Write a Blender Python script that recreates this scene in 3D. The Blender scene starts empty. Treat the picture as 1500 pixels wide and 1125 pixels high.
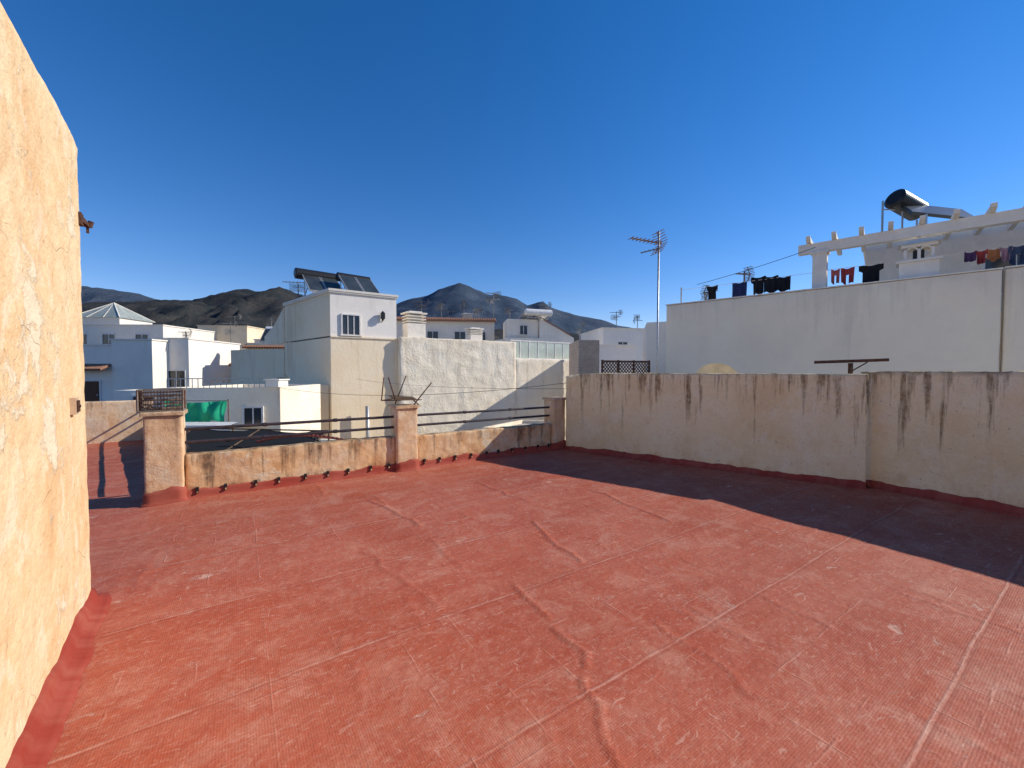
import bpy, math, random
import numpy as np
from mathutils import Vector, Matrix, noise
random.seed(7)
sc = bpy.context.scene
col = sc.collection
V = Vector

# ------------------------------------------------------------------ nodes
class NT:
    def __init__(s, name, world=False):
        s.m = bpy.data.materials.new(name); s.m.use_nodes = True
        s.t = s.m.node_tree; s.b = s.t.nodes['Principled BSDF']
        s.P = s.t.nodes.new('ShaderNodeNewGeometry').outputs['Position']
    def n(s, typ, **kw):
        nd = s.t.nodes.new(typ)
        for k, v in kw.items(): setattr(nd, k, v)
        return nd
    def put(s, sock, v):
        if hasattr(v, 'links'): s.t.links.new(v, sock)
        elif isinstance(v, (tuple, list)):
            sock.default_value = (*v, 1) if len(v) == 3 and sock.type == 'RGBA' else v
        else: sock.default_value = v
    def map(s, vec, scale=(1, 1, 1), rot=(0, 0, 0), loc=(0, 0, 0)):
        nd = s.n('ShaderNodeMapping'); s.put(nd.inputs[0], vec)
        nd.inputs['Location'].default_value = loc
        nd.inputs['Rotation'].default_value = rot; nd.inputs['Scale'].default_value = scale
        return nd.outputs[0]
    def noise(s, vec, scale, detail=5, rough=.6, dist=0.):
        nd = s.n('ShaderNodeTexNoise'); s.put(nd.inputs['Vector'], vec)
        nd.inputs['Scale'].default_value = scale; nd.inputs['Detail'].default_value = detail
        nd.inputs['Roughness'].default_value = rough; nd.inputs['Distortion'].default_value = dist
        return nd.outputs[0]
    def vor(s, vec, scale, feature='DISTANCE_TO_EDGE'):
        nd = s.n('ShaderNodeTexVoronoi', feature=feature); s.put(nd.inputs['Vector'], vec)
        nd.inputs['Scale'].default_value = scale
        return nd.outputs[0]
    def ramp(s, fac, stops):
        nd = s.n('ShaderNodeValToRGB'); s.put(nd.inputs[0], fac)
        e = nd.color_ramp.elements
        while len(e) < len(stops): e.new(.5)
        for i, (p, c) in enumerate(stops):
            e[i].position = p
            e[i].color = (*c, 1) if isinstance(c, (tuple, list)) else (c, c, c, 1)
        return nd.outputs[0]
    def mix(s, fac, a, b, mode='MIX'):
        nd = s.n('ShaderNodeMixRGB', blend_type=mode)
        s.put(nd.inputs[0], fac); s.put(nd.inputs[1], a); s.put(nd.inputs[2], b)
        return nd.outputs[0]
    def math(s, op, a, b=0., clamp=False):
        nd = s.n('ShaderNodeMath', operation=op); nd.use_clamp = clamp
        s.put(nd.inputs[0], a); s.put(nd.inputs[1], b)
        return nd.outputs[0]
    def sep(s, vec):
        nd = s.n('ShaderNodeSeparateXYZ'); s.put(nd.inputs[0], vec); return nd.outputs
    def addv(s, a, b, k):
        m = s.n('ShaderNodeVectorMath', operation='SCALE'); s.put(m.inputs[0], b); m.inputs['Scale'].default_value = k
        m2 = s.n('ShaderNodeVectorMath', operation='ADD'); s.put(m2.inputs[0], a); s.put(m2.inputs[1], m.outputs[0])
        return m2.outputs[0]
    def warp(s, vec, scale, k):
        nd = s.n('ShaderNodeTexNoise'); s.put(nd.inputs['Vector'], vec); nd.inputs['Scale'].default_value = scale
        return s.addv(vec, nd.outputs['Color'], k)
    def done(s, colr, rough=.85, bump=None, bs=.4, bd=.01, metal=0., spec=.3):
        s.put(s.b.inputs['Base Color'], colr); s.put(s.b.inputs['Roughness'], rough)
        s.b.inputs['Metallic'].default_value = metal
        s.b.inputs['Specular IOR Level'].default_value = spec
        if bump is not None:
            nd = s.n('ShaderNodeBump'); nd.inputs['Strength'].default_value = bs
            nd.inputs['Distance'].default_value = bd; s.put(nd.inputs['Height'], bump)
            s.t.links.new(nd.outputs[0], s.b.inputs['Normal'])
        return s.m

def flat(name, c, rough=.7, metal=0., scale=6., var=.25, bs=.15, bd=.01, spec=.3):
    n = NT(name)
    f = n.noise(n.P, scale, 6)
    c2 = tuple(x * (1 - var) for x in c)
    cc = n.ramp(f, [(.35, c2), (.65, c)])
    return n.done(cc, rough, n.noise(n.P, scale * 6, 4), bs, bd, metal, spec)

def plaster(name, cols, scale=1.1, ztop=None, zlen=.8, streak=.0, scol=(.06, .045, .03), crack=0., ccol=(.25, .12, .05),
            peel=0., pcol=(.7, .55, .38), zbase=None, bcol=(.12, .07, .04), bs=.5, fine=60., bd=.012, sscale=5.5, speck=0.,
            thr0=.47, thrk=.26, blot=0., blcol=(.6, .3, .12), peelh=.2, sharp=9., worn=0., wcol=(.8, .75, .62)):
    n = NT(name)
    f = n.noise(n.P, scale, 8, .62, .4)
    c = n.ramp(f, cols)
    f2 = n.noise(n.P, scale * 5, 6, .7)
    c = n.mix(n.ramp(f2, [(.35, .35), (.6, 0.)]), c, cols[0][1])
    if blot:
        bw = n.noise(n.map(n.P, scale=(1, 1, .6), loc=(3, 9, 4)), 2.6, 9, .72, .5)
        c = n.mix(n.ramp(bw, [(.48, 0.), (.64, blot)]), c, blcol)
        b2 = n.noise(n.map(n.P, loc=(13, 2, 8)), 11, 7, .75, .3)
        c = n.mix(n.ramp(b2, [(.50, 0.), (.68, blot * .8)]), c, blcol)
    if worn:
        b3 = n.noise(n.map(n.P, scale=(1, 1, .7), loc=(31, 2, 18)), 4.2, 9, .75, .4)
        c = n.mix(n.ramp(b3, [(.54, 0.), (.60, worn)]), c, wcol)
        b4 = n.noise(n.map(n.P, loc=(1, 22, 8)), 40, 5, .7)
        c = n.mix(n.ramp(b4, [(.50, 0.), (.70, .3)]), c, tuple(x * .62 for x in cols[1][1]))
    h = n.noise(n.P, fine, 5, .7)
    h2 = n.noise(n.P, 7, 5, .6)
    hh = n.math('ADD', n.math('MULTIPLY', h, .35), n.math('MULTIPLY', h2, 1.2))
    if peel:
        w = n.warp(n.P, 3, .25)
        pf = n.noise(w, 1.6, 9, .68)
        pm = n.ramp(pf, [(.5 + .1 * (1 - peel), 0.), (.53 + .1 * (1 - peel), 1.)])
        c = n.mix(pm, c, n.mix(n.noise(n.P, 9, 4), pcol, tuple(x * .88 for x in pcol)))
        hh = n.math('ADD', hh, n.math('MULTIPLY', pm, peelh))
    if crack:
        w = n.warp(n.P, 2.2, .5)
        ck = n.vor(w, 1.5)
        cm = n.math('MULTIPLY', n.ramp(ck, [(.0, 1.), (.005, 0.)]), n.ramp(n.noise(n.P, 1.3, 5), [(.5, 0.), (.6, crack)]))
        ck2 = n.vor(n.warp(n.P, 5, .3), 4.)
        cm2 = n.math('MULTIPLY', n.ramp(ck2, [(.0, 1.), (.008, 0.)]), n.ramp(n.noise(n.map(n.P, loc=(7, 3, 1)), 1.8, 5), [(.56, 0.), (.66, crack)]))
        cm = n.math('MAXIMUM', cm, cm2)
        c = n.mix(cm, c, ccol)
        hh = n.math('SUBTRACT', hh, n.math('MULTIPLY', cm, .6))
    if streak and ztop is not None:
        z = n.sep(n.P)[2]
        t = n.math('DIVIDE', n.math('SUBTRACT', ztop, z), zlen)
        sn = n.noise(n.map(n.P, scale=(1, 1, .07)), sscale, 5, .68)
        thr = n.math('ADD', n.math('MULTIPLY', t, thrk), thr0)
        sm = n.math('MULTIPLY', n.math('SUBTRACT', sn, thr), sharp, True)
        sm = n.math('MULTIPLY', sm, n.ramp(n.noise(n.P, 14, 5, .7), [(.3, .4), (.6, 1.)]))
        edge = n.math('MULTIPLY', n.math('SUBTRACT', 1., n.math('MULTIPLY', t, 14.), True), n.ramp(n.noise(n.P, 4, 4), [(.4, .2), (.6, 1.)]))
        sm = n.math('MAXIMUM', sm, edge)
        c = n.mix(n.math('MULTIPLY', sm, streak), c, scol)
    if zbase is not None:
        z = n.sep(n.P)[2]
        t = n.math('DIVIDE', n.math('SUBTRACT', z, zbase[0]), zbase[1])
        bn = n.noise(n.map(n.P, scale=(1, 1, .6)), 5, 6, .7)
        bm = n.math('MULTIPLY', n.math('SUBTRACT', bn, n.math('ADD', n.math('MULTIPLY', t, .35), .38)), 5., True)
        c = n.mix(n.math('MULTIPLY', bm, .8), c, bcol)
    if speck:
        c = n.mix(n.ramp(n.noise(n.P, 26, 3, .6), [(.66, 0.), (.72, speck)]), c, (.12, .08, .06))
    return n.done(c, .92, hh, bs, bd, 0, .15)

# ------------------------------------------------------------------ mesh builder
class MB:
    def __init__(s): s.v = []; s.f = []; s.m = []
    def add(s, vs, fs, mi=0):
        o = len(s.v); s.v += [tuple(p) for p in vs]
        for f in fs: s.f.append([i + o for i in f]); s.m.append(mi)
        return s
    def box(s, c, size, yaw=0., mi=0, M=None):
        hx, hy, hz = size[0] / 2, size[1] / 2, size[2] / 2
        R = M if M is not None else Matrix.Rotation(yaw, 3, 'Z')
        vs = [V(c) + R @ V((x * hx, y * hy, z * hz)) for z in (-1, 1) for y in (-1, 1) for x in (-1, 1)]
        return s.add(vs, [(0, 2, 3, 1), (4, 5, 7, 6), (0, 1, 5, 4), (1, 3, 7, 5), (3, 2, 6, 7), (2, 0, 4, 6)], mi)
    def bar(s, a, b, w, h=None, mi=0):
        a, b = V(a), V(b); d = b - a; h = h or w
        R = d.to_track_quat('X', 'Z').to_matrix()
        return s.box((a + b) / 2, (d.length, w, h), 0, mi, R)
    def cyl(s, a, b, r, n=8, r2=None, mi=0, cap=True):
        a, b = V(a), V(b); r2 = r if r2 is None else r2
        R = (b - a).to_track_quat('Z', 'Y').to_matrix()
        vs = []
        for p, rr in ((a, r), (b, r2)):
            for i in range(n):
                t = 2 * math.pi * i / n; vs.append(p + R @ V((math.cos(t) * rr, math.sin(t) * rr, 0)))
        fs = [(i, (i + 1) % n, n + (i + 1) % n, n + i) for i in range(n)]
        if cap: fs += [tuple(range(n))[::-1], tuple(range(n, 2 * n))]
        return s.add(vs, fs, mi)
    def tube(s, pts, r, n=6, mi=0):
        for a, b in zip(pts[:-1], pts[1:]): s.cyl(a, b, r, n, mi=mi)
        return s
    def prism(s, poly, z0, z1, mi=0, mside=None):
        k = len(poly)
        s.add([(p[0], p[1], z0) for p in poly] + [(p[0], p[1], z1) for p in poly], [tuple(range(k, 2 * k)), tuple(range(k))[::-1]], mi)
        for i in range(k):
            a, b = poly[i], poly[(i + 1) % k]
            s.add([(a[0], a[1], z0), (b[0], b[1], z0), (b[0], b[1], z1), (a[0], a[1], z1)], [(0, 1, 2, 3)], (mside or {}).get(i, mi))
        return s
    def obj(s, name, mats, origin=(0, 0, 0), parent=None, smooth=False):
        me = bpy.data.meshes.new(name)
        o3 = V(origin)
        me.from_pydata([tuple(V(p) - o3) for p in s.v], [], s.f)
        for m in (mats if isinstance(mats, (list, tuple)) else [mats]): me.materials.append(m)
        me.polygons.foreach_set('material_index', s.m)
        if smooth: me.polygons.foreach_set('use_smooth', [True] * len(s.f))
        me.update()
        ob = bpy.data.objects.new(name, me); col.objects.link(ob)
        if parent is None: ob.location = origin
        else: ob.parent = parent
        return ob

class Thing:
    def __init__(s, name, label, cat, loc, group=None):
        s.o = bpy.data.objects.new(name, None); s.o.empty_display_size = .2
        col.objects.link(s.o); s.o.location = loc; s.loc = V(loc)
        s.o['label'] = label; s.o['category'] = cat
        if group: s.o['group'] = group
    def part(s, name, mb, mats, parent=None, label=None, smooth=False):
        ob = mb.obj(name, mats, s.loc, parent or s.o, smooth)
        if label: ob['label'] = label
        return ob

def single(name, mb, mats, origin, label, cat, group=None, smooth=False):
    o = mb.obj(name, mats, origin, None, smooth)
    o['label'] = label; o['category'] = cat
    if group: o['group'] = group
    return o

def ccw(poly):
    a = sum(poly[i][0] * poly[(i + 1) % len(poly)][1] - poly[(i + 1) % len(poly)][0] * poly[i][1] for i in range(len(poly)))
    return list(poly) if a > 0 else list(poly)[::-1]

def inset(poly, d):
    out = []; k = len(poly)
    for i in range(k):
        p0, p1, p2 = V(poly[i - 1][:2]), V(poly[i][:2]), V(poly[(i + 1) % k][:2])
        a, b = (p1 - p0).normalized(), (p2 - p1).normalized()
        na, nb = V((-a.y, a.x)), V((-b.y, b.x))
        n = (na + nb); n = n / max(.3, n.dot(na))
        q = p1 + n * d; out.append((q.x, q.y))
    return out

def rough(poly, z0, z1, seg=.05, rad=.02, amp=.004, ztf=None, low=2.2):
    poly = ccw(poly); k = len(poly); ring = []
    for i in range(k):
        p0, p1, p2 = V(poly[i - 1]), V(poly[i]), V(poly[(i + 1) % k])
        a, b = (p0 - p1), (p2 - p1); r = min(rad * 1.5, a.length * .3, b.length * .3)
        A = p1 + a.normalized() * r; B = p1 + b.normalized() * r
        cur = [A, A * .25 + p1 * .5 + B * .25, B]
        ring += cur
        nxt = V(poly[(i + 1) % k]); c2 = V(poly[(i + 2) % k])
        e = p1 - nxt; r2 = min(rad * 1.5, e.length * .3, (c2 - nxt).length * .3)
        E = nxt + e.normalized() * r2
        L = (E - B).length; m = max(1, int(L / seg))
        for j in range(1, m): ring.append(B.lerp(E, j / m))
    N = len(ring); nor = []
    for i in range(N):
        d = (ring[(i + 1) % N] - ring[i - 1]).normalized(); nor.append(V((d.y, -d.x)))
    m = max(2, int((z1 - z0) / seg))
    rows = [(z0 + (z1 - rad - z0) * j / m, 0.) for j in range(m + 1)] + [(z1 - rad * .3, -rad * .3), (z1, -rad)]
    mb = MB(); vs = []
    for (z, off) in rows:
        for i in range(N):
            q = ring[i]; zz = z
            if ztf: zz = z0 + (z - z0) * ztf(q.x, q.y) / (z1 - z0) if z > z0 else z
            p = V((q.x, q.y, zz))
            dd = noise.fractal(p * low, 1, 2, 4) * amp + noise.noise(p * 14) * amp * .5
            dz = 0
            if z > z1 - rad * 1.5: dz = noise.noise(p * 5) * amp * 1.2 + noise.noise(p * 17) * amp
            vs.append((q.x + nor[i].x * (off + dd), q.y + nor[i].y * (off + dd), zz + dz))
    fs = []
    for j in range(len(rows) - 1):
        for i in range(N):
            i2 = (i + 1) % N; fs.append((j * N + i, j * N + i2, (j + 1) * N + i2, (j + 1) * N + i))
    fs.append(tuple(range((len(rows) - 1) * N, len(rows) * N)))
    mb.add(vs, fs); return mb

def skirt(path, h=.11, w=.13, side=1, seg=.06, seed=0.):
    pts = []
    for a, b in zip(path[:-1], path[1:]):
        a, b = V(a), V(b); m = max(1, int((b - a).length / seg))
        pts += [a.lerp(b, j / m) for j in range(m)]
    pts.append(V(path[-1])); N = len(pts); vs = []
    for i, p in enumerate(pts):
        d = (pts[min(i + 1, N - 1)] - pts[max(i - 1, 0)]).normalized(); n = V((d.y, -d.x)) * side
        q = V((p.x * 3, p.y * 3, seed))
        hh = h * (1 + .35 * noise.noise(q) + .2 * noise.noise(q * 4)); ww = w * (1 + .25 * noise.noise(q * 1.3 + V((5, 0, 0))))
        for (o, z) in ((-.03, hh), (.008, hh), (.022, hh * .75), (ww * .35, hh * .28), (ww * .75, .014), (ww, .008), (ww + .005, -.02)):
            vs.append((p.x + n.x * o, p.y + n.y * o, z + noise.noise(q * 3 + V((0, 9, 0))) * .004))
    fs = [(i * 7 + j, i * 7 + j + 1, (i + 1) * 7 + j + 1, (i + 1) * 7 + j) for i in range(N - 1) for j in range(6)]
    return MB().add(vs, fs)

# ------------------------------------------------------------------ materials
M_left = plaster('weathered_yellow_plaster', [(.3, (.70, .46, .22)), (.45, (.78, .59, .34)), (.65, (.81, .67, .43))], 1.1, crack=.35,
                 ccol=(.45, .24, .11), peel=.2, pcol=(.81, .70, .49), bs=1., fine=38, bd=.018, speck=.4, blot=.55, blcol=(.66, .38, .17),
                 worn=.5, wcol=(.82, .73, .54))
M_right = plaster('stained_cream_plaster', [(.3, (.82, .63, .34)), (.5, (.89, .75, .46)), (.7, (.90, .81, .57))], .8, ztop=1.6, zlen=1.,
                  streak=.88, scol=(.17, .095, .04), crack=.25, zbase=(0, .5), bcol=(.72, .48, .25), bs=.8, sscale=8, speck=.45, thr0=.46, thrk=.16,
                  blot=.3, blcol=(.72, .48, .23), sharp=8.5, worn=.3, wcol=(.89, .82, .64))
M_para = plaster('flaking_orange_plaster', [(.3, (.54, .28, .12)), (.46, (.74, .49, .26)), (.66, (.77, .63, .42))], 2.2, ztop=.56, zlen=.5,
                 streak=.88, scol=(.11, .065, .04), peel=.25, pcol=(.74, .59, .40), zbase=(.05, .25), bcol=(.16, .08, .05), bs=.9, speck=.5, thr0=.46, thrk=.14, blot=.4, blcol=(.52, .24, .10))
M_pier = plaster('flaking_pier_plaster', [(.3, (.58, .34, .17)), (.46, (.75, .53, .32)), (.66, (.78, .66, .47))], 2.6, ztop=1.06, zlen=.7,
                 streak=.65, scol=(.16, .09, .06), peel=.5, pcol=(.75, .55, .36), bs=.9, speck=.5, blot=.4, blcol=(.54, .27, .12))
M_party = plaster('lime_cream_wall', [(.3, (.80, .68, .51)), (.5, (.88, .79, .63)), (.7, (.90, .84, .71))], .45, ztop=3.6, zlen=4.,
                  streak=.45, scol=(.44, .33, .22), bs=.7, fine=9, bd=.04, sscale=2.4, thr0=.5, thrk=.1)
M_party2 = plaster('lime_cream_wall_dull', [(.3, (.84, .66, .43)), (.5, (.90, .75, .54)), (.7, (.91, .79, .60))], .35, ztop=5.9, zlen=6.,
                   streak=.4, scol=(.50, .35, .21), bs=.4, fine=9, bd=.03, sscale=1.8, thr0=.5, thrk=.1)
def white(name, c=(.86, .80, .70), st=.25, zt=4., zl=3.):
    return plaster(name, [(.3, tuple(x * .90 for x in c)), (.5, c), (.7, tuple(min(.89, x * 1.05) for x in c))], .5, ztop=zt, zlen=zl,
                   streak=st, scol=(.48, .41, .34), bs=.3, fine=25, bd=.02, sscale=3)
M_white = white('whitewash')
M_whiteb = white('cool_whitewash', (.85, .79, .71), .2, 6, 2)
M_dwall = white('grey_white_render', (.90, .77, .60), .25, 3.85, 2.6)
M_creamh = plaster('cream_house_paint', [(.3, (.66, .52, .34)), (.6, (.8, .68, .5))], .5, bs=.3, fine=20)
M_greyroof = flat('roof_screed', (.55, .48, .4), .9)
M_tile = flat('clay_roof', (.32, .16, .10), .85, scale=12)
def brick(name):
    n = NT(name)
    nd = n.n('ShaderNodeTexBrick'); xy = n.sep(n.P)
    cb = n.n('ShaderNodeCombineXYZ'); n.put(cb.inputs[0], n.math('ADD', xy[0], xy[1])); n.put(cb.inputs[1], xy[2])
    n.put(nd.inputs['Vector'], cb.outputs[0]); nd.inputs['Scale'].default_value = 2.
    nd.inputs['Color1'].default_value = (.7, .5, .34, 1); nd.inputs['Color2'].default_value = (.58, .41, .28, 1)
    nd.inputs['Mortar'].default_value = (.74, .6, .46, 1)
    return n.done(n.mix(.35, nd.outputs[0], n.ramp(n.noise(n.P, 3), [(.3, (.3, .22, .16)), (.7, (.66, .56, .44))])), .9, nd.outputs[1], .4, .02)
M_brick = brick('old_brick')
def redpaint(name, floor=False):
    n = NT(name)
    R = n.map(n.P, rot=(0, 0, -math.atan2(.5543, .8325)))
    big = n.noise(R, .7, 6, .6, .3)
    if floor:
        c = n.ramp(big, [(.3, (.37, .074, .034)), (.5, (.42, .096, .048)), (.72, (.46, .120, .066))])
    else:
        c = n.ramp(big, [(.3, (.24, .032, .018)), (.5, (.30, .042, .025)), (.72, (.36, .062, .038))])
    st = n.noise(n.map(R, scale=(.5, 3.2, 1)), 1.4, 7, .7)
    c = n.mix(n.ramp(st, [(.42, 0.), (.75, .4)]), c, (.54, .24, .16))
    med = n.noise(R, 9, 7, .75)
    c = n.mix(n.ramp(med, [(.45, 0.), (.75, .5)]), c, (.30, .057, .030))
    h = n.math('MULTIPLY', n.noise(R, 30, 4, .6), .3)
    if floor:
        du = n.noise(n.map(R, loc=(3, 6, 0)), 2.6, 10, .8, .6)
        c = n.mix(n.ramp(du, [(.50, 0.), (.64, .36)]), c, (.60, .33, .23))
        du2 = n.noise(n.map(R, scale=(1, 1.8, 1), loc=(13, 6, 0)), 22, 6, .75)
        c = n.mix(n.ramp(du2, [(.53, 0.), (.68, .40)]), c, (.62, .36, .26))
        du3 = n.noise(n.map(R, loc=(3, 16, 0)), 85, 3, .6)
        c = n.mix(n.ramp(du3, [(.52, 0.), (.72, .35)]), c, (.20, .035, .020))
        w = n.warp(R, 6, .12)
        ch = n.noise(n.map(w, scale=(1., 2.3, 1)), 3.4, 9, .72)
        area = n.ramp(n.noise(R, .9, 3), [(.42, 0.), (.62, .05)])
        cm = n.math('MULTIPLY', n.math('SUBTRACT', n.math('ADD', ch, area), .648), 16., True)
        c = n.mix(n.math('MULTIPLY', cm, .6), c, (.70, .47, .36))
        fm = None
        for (scl, sc1, th, lc) in (((2.2, 15, 1), 3., .63, (0, 0, 0)), ((15, 2.2, 1), 3., .655, (4, 2, 0)), ((5, 28, 1), 3., .63, (9, 1, 0)), ((28, 5, 1), 3.2, .64, (2, 8, 0))):
            fl = n.noise(n.map(w, scale=scl, loc=lc), sc1, 4, .6)
            k = n.math('MULTIPLY', n.math('SUBTRACT', fl, th), 14., True)
            fm = k if fm is None else n.math('MAXIMUM', fm, k)
        fm = n.math('MULTIPLY', fm, n.ramp(n.noise(R, 1.3, 4, .6), [(.38, .2), (.62, 1.)]))
        c = n.mix(n.math('MULTIPLY', fm, .6), c, (.67, .42, .32))
        sp = n.sep(n.warp(n.warp(R, 1.2, .04), 12, .012))
        def lines(co, step, wd, off=0.):
            fr = n.math('FRACT', n.math('ADD', n.math('DIVIDE', co, step), off))
            dd = n.math('ABSOLUTE', n.math('SUBTRACT', fr, .5))
            return n.ramp(dd, [(0., 1.), (wd / step, 0.)])
        s1 = lines(sp[1], .98, .012)
        sm = n.math('MULTIPLY', s1, n.ramp(n.noise(R, 3.6, 6, .75), [(.44, .15), (.6, 1.)]))
        c = n.mix(n.math('MULTIPLY', sm, .5), c, (.66, .42, .32))
        s3 = lines(sp[1], .98, .014, .02); c = n.mix(n.math('MULTIPLY', s3, .32), c, (.20, .036, .022))
        wa = n.n('ShaderNodeTexWave', wave_type='BANDS', bands_direction='X'); n.put(wa.inputs[0], R); wa.inputs['Scale'].default_value = 28
        wb = n.n('ShaderNodeTexWave', wave_type='BANDS', bands_direction='Y'); n.put(wb.inputs[0], R); wb.inputs['Scale'].default_value = 28
        waf = n.math('ADD', wa.outputs['Fac'], wb.outputs['Fac'])
        t1 = lines(sp[0], .33, .008, .1); t2 = lines(sp[1], .33, .008, .4)
        tn = n.ramp(n.noise(R, 3.4, 5, .65), [(.50, 0.), (.62, 1.)])
        tl = n.math('MULTIPLY', n.math('MAXIMUM', t1, t2), tn)
        c = n.mix(n.math('MULTIPLY', tl, .2), c, (.64, .40, .30))
        h = n.math('ADD', h, n.math('MULTIPLY', waf, .055))
        h = n.math('ADD', h, n.math('MULTIPLY', n.noise(R, 9, 6, .65), 1.1))
        h = n.math('ADD', h, n.math('MULTIPLY', n.noise(R, 90, 3, .6), .14))
        h = n.math('ADD', h, n.math('MULTIPLY', tl, .35))
        h = n.math('SUBTRACT', h, n.math('MULTIPLY', cm, .25))
        h = n.math('ADD', h, n.math('MULTIPLY', s1, .35))
    ro = n.ramp(n.noise(R, 3, 5, .6), [(.3, .58), (.7, .75)])
    return n.done(c, ro, h, .8, .009, 0, .22)
M_red = redpaint('red_roof_paint'); M_floor = redpaint('red_membrane', True)
M_rust = flat('rusty_metal', (.13, .065, .045), .8, .3, 20, .5)
M_pipe = flat('dark_painted_pipe', (.06, .045, .05), .5, 0, 12, .5)
M_galv = flat('galvanised_metal', (.5, .5, .5), .45, .6, 15)
M_wood = flat('weathered_timber', (.2, .13, .08), .85, 0, 15, .5)
M_cagew = flat('grey_weathered_slats', (.26, .21, .17), .85, .1, 15, .5)
M_black = flat('black_plastic', (.02, .02, .022), .4, 0, 6)
M_cable = flat('cable_sheath', (.03, .03, .035), .6)
M_glassd = flat('dark_window_glass', (.03, .035, .045), .12, 0, 2, .3, .02, spec=.6)
M_solar = flat('solar_glass', (.05, .06, .06), .3, 0, 1.5, .4, .02, spec=.5)
M_tank = flat('white_tank', (.8, .79, .77), .4)
M_frame = flat('white_frame', (.8, .77, .73), .6)
M_brown = flat('brown_joinery', (.12, .05, .025), .6)
M_green = flat('green_tarpaulin', (.02, .48, .24), .55, 0, 5, .3)
M_ghouse = flat('pale_green_glazing', (.52, .58, .50), .25, 0, 1.5, .2, .02, spec=.6)
M_gpyr = flat('grey_green_glazing', (.36, .40, .36), .45, 0, 1.5, .3, .02)
M_dish = flat('cream_dish', (.85, .68, .40), .6)
M_alu = flat('orange_anodised_aerial', (.42, .25, .13), .6, 0.)
M_aer = flat('dull_aerial_metal', (.22, .21, .2), .6, .2, 15)
M_net = flat('black_shade_net', (.012, .013, .014), .95, 0, 40, .6)
M_street = flat('ground_asphalt', (.07, .068, .065), .95, 0, .3)
M_hose = flat('red_hose', (.28, .07, .05), .6)

# ------------------------------------------------------------------ terrace floor
def inpoly(x, y, poly):
    r = np.zeros(x.shape, bool); k = len(poly)
    for i in range(k):
        x0, y0 = poly[i]; x1, y1 = poly[(i + 1) % k]
        c = ((y0 > y) != (y1 > y)) & (x < (x1 - x0) * (y - y0) / (y1 - y0 + 1e-12) + x0)
        r ^= c
    return r
FP = [(1.25, 8.62), (4.98, 5.72), (5.28, 5.92), (8.95, -1.3), (8.95, -3.0), (0.2, -3.0), (-5, -1.), (-11.9, 7.45), (-8.6, 9.75), (-4.35, 5.25)]
step = .02
xs = np.arange(-12.2, 9.3, step); ys = np.arange(-3.2, 10.1, step)
X, Y = np.meshgrid(xs, ys)
ex, ey = .8325, .5543
B = -X * ey + Y * ex
rng = np.random.RandomState(3)
Z = np.zeros_like(X)
for i in range(26):
    k = rng.uniform(.8, 9); th = rng.uniform(0, math.pi); ph = rng.uniform(0, 6.28)
    Z += np.sin((X * math.cos(th) + Y * math.sin(th)) * k + ph) * .0035 / k ** .8 * 1.1
def ridge(pts, h, w):
    for (x0, y0), (x1, y1) in zip(pts[:-1], pts[1:]):
        i0 = max(0, int((min(x0, x1) - .15 - xs[0]) / step)); i1 = int((max(x0, x1) + .15 - xs[0]) / step)
        j0 = max(0, int((min(y0, y1) - .15 - ys[0]) / step)); j1 = int((max(y0, y1) + .15 - ys[0]) / step)
        sx, sy = X[j0:j1, i0:i1], Y[j0:j1, i0:i1]
        dx, dy = x1 - x0, y1 - y0; L2 = dx * dx + dy * dy
        t = np.clip(((sx - x0) * dx + (sy - y0) * dy) / L2, 0, 1)
        d = np.hypot(sx - x0 - t * dx, sy - y0 - t * dy)
        RZ[j0:j1, i0:i1] = np.maximum(RZ[j0:j1, i0:i1], h * np.exp(-(d / w) ** 2))
RZ = np.zeros_like(X)
def wob(a, b, n=7, k=.04):
    o = []
    for i in range(n):
        t = i / (n - 1)
        o.append((a[0] + (b[0] - a[0]) * t + rng.uniform(-k, k), a[1] + (b[1] - a[1]) * t + rng.uniform(-k, k)))
    return o
ridge([(.02, 3.02), (.1, 2.86), (.14, 2.8), (.24, 2.62)], .014, .013)
ridge([(.26, 2.50), (.33, 2.38), (.42, 2.27), (.40, 2.16)], .015, .013)
ridge([(.37, 2.08), (.36, 2.0), (.42, 1.9), (.39, 1.74), (.44, 1.6), (.42, 1.4)], .014, .013)
ridge(wob((-1.73, 5.05), (-.98, 4.2)), .015, .016)
ridge(wob((.2, 4.3), (.56, 3.4)), .014, .015)
ridge(wob((1.1, 5.5), (1.7, 4.4)), .012, .018)
ridge(wob((-.5, 5.9), (.2, 5.0)), .011, .018)
ridge(wob((-1.3, 3.6), (-.5, 2.7)), .008, .015)
ridge(wob((.9, 2.6), (1.25, 1.9)), .008, .014)
for i in range(80):
    p = (rng.uniform(-3.2, 6), rng.uniform(1.4, 7.4)); L = rng.uniform(.15, .8)
    if rng.rand() < .25: q = (p[0] + ex * L, p[1] + ey * L)
    else: q = (p[0] + ey * L * .9, p[1] - ex * L * .9)
    ridge(wob(p, q, 6, .022), rng.uniform(.003, .007), rng.uniform(.012, .016))
Z += RZ
ny, nx = X.shape
vid = np.arange(ny * nx).reshape(ny, nx)
cx = X[:-1, :-1] + step / 2; cy = Y[:-1, :-1] + step / 2
ok = inpoly(cx, cy, FP)
q = np.stack([vid[:-1, :-1][ok], vid[:-1, 1:][ok], vid[1:, 1:][ok], vid[1:, :-1][ok]], 1)
used = np.unique(q); remap = np.zeros(ny * nx, int); remap[used] = np.arange(len(used)); q = remap[q]
me = bpy.data.meshes.new('terrace_floor')
me.vertices.add(len(used)); co = np.stack([X.ravel()[used], Y.ravel()[used], Z.ravel()[used]], 1)
me.vertices.foreach_set('co', co.ravel())
me.loops.add(q.size); me.loops.foreach_set('vertex_index', q.ravel().astype(np.int32))
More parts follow.
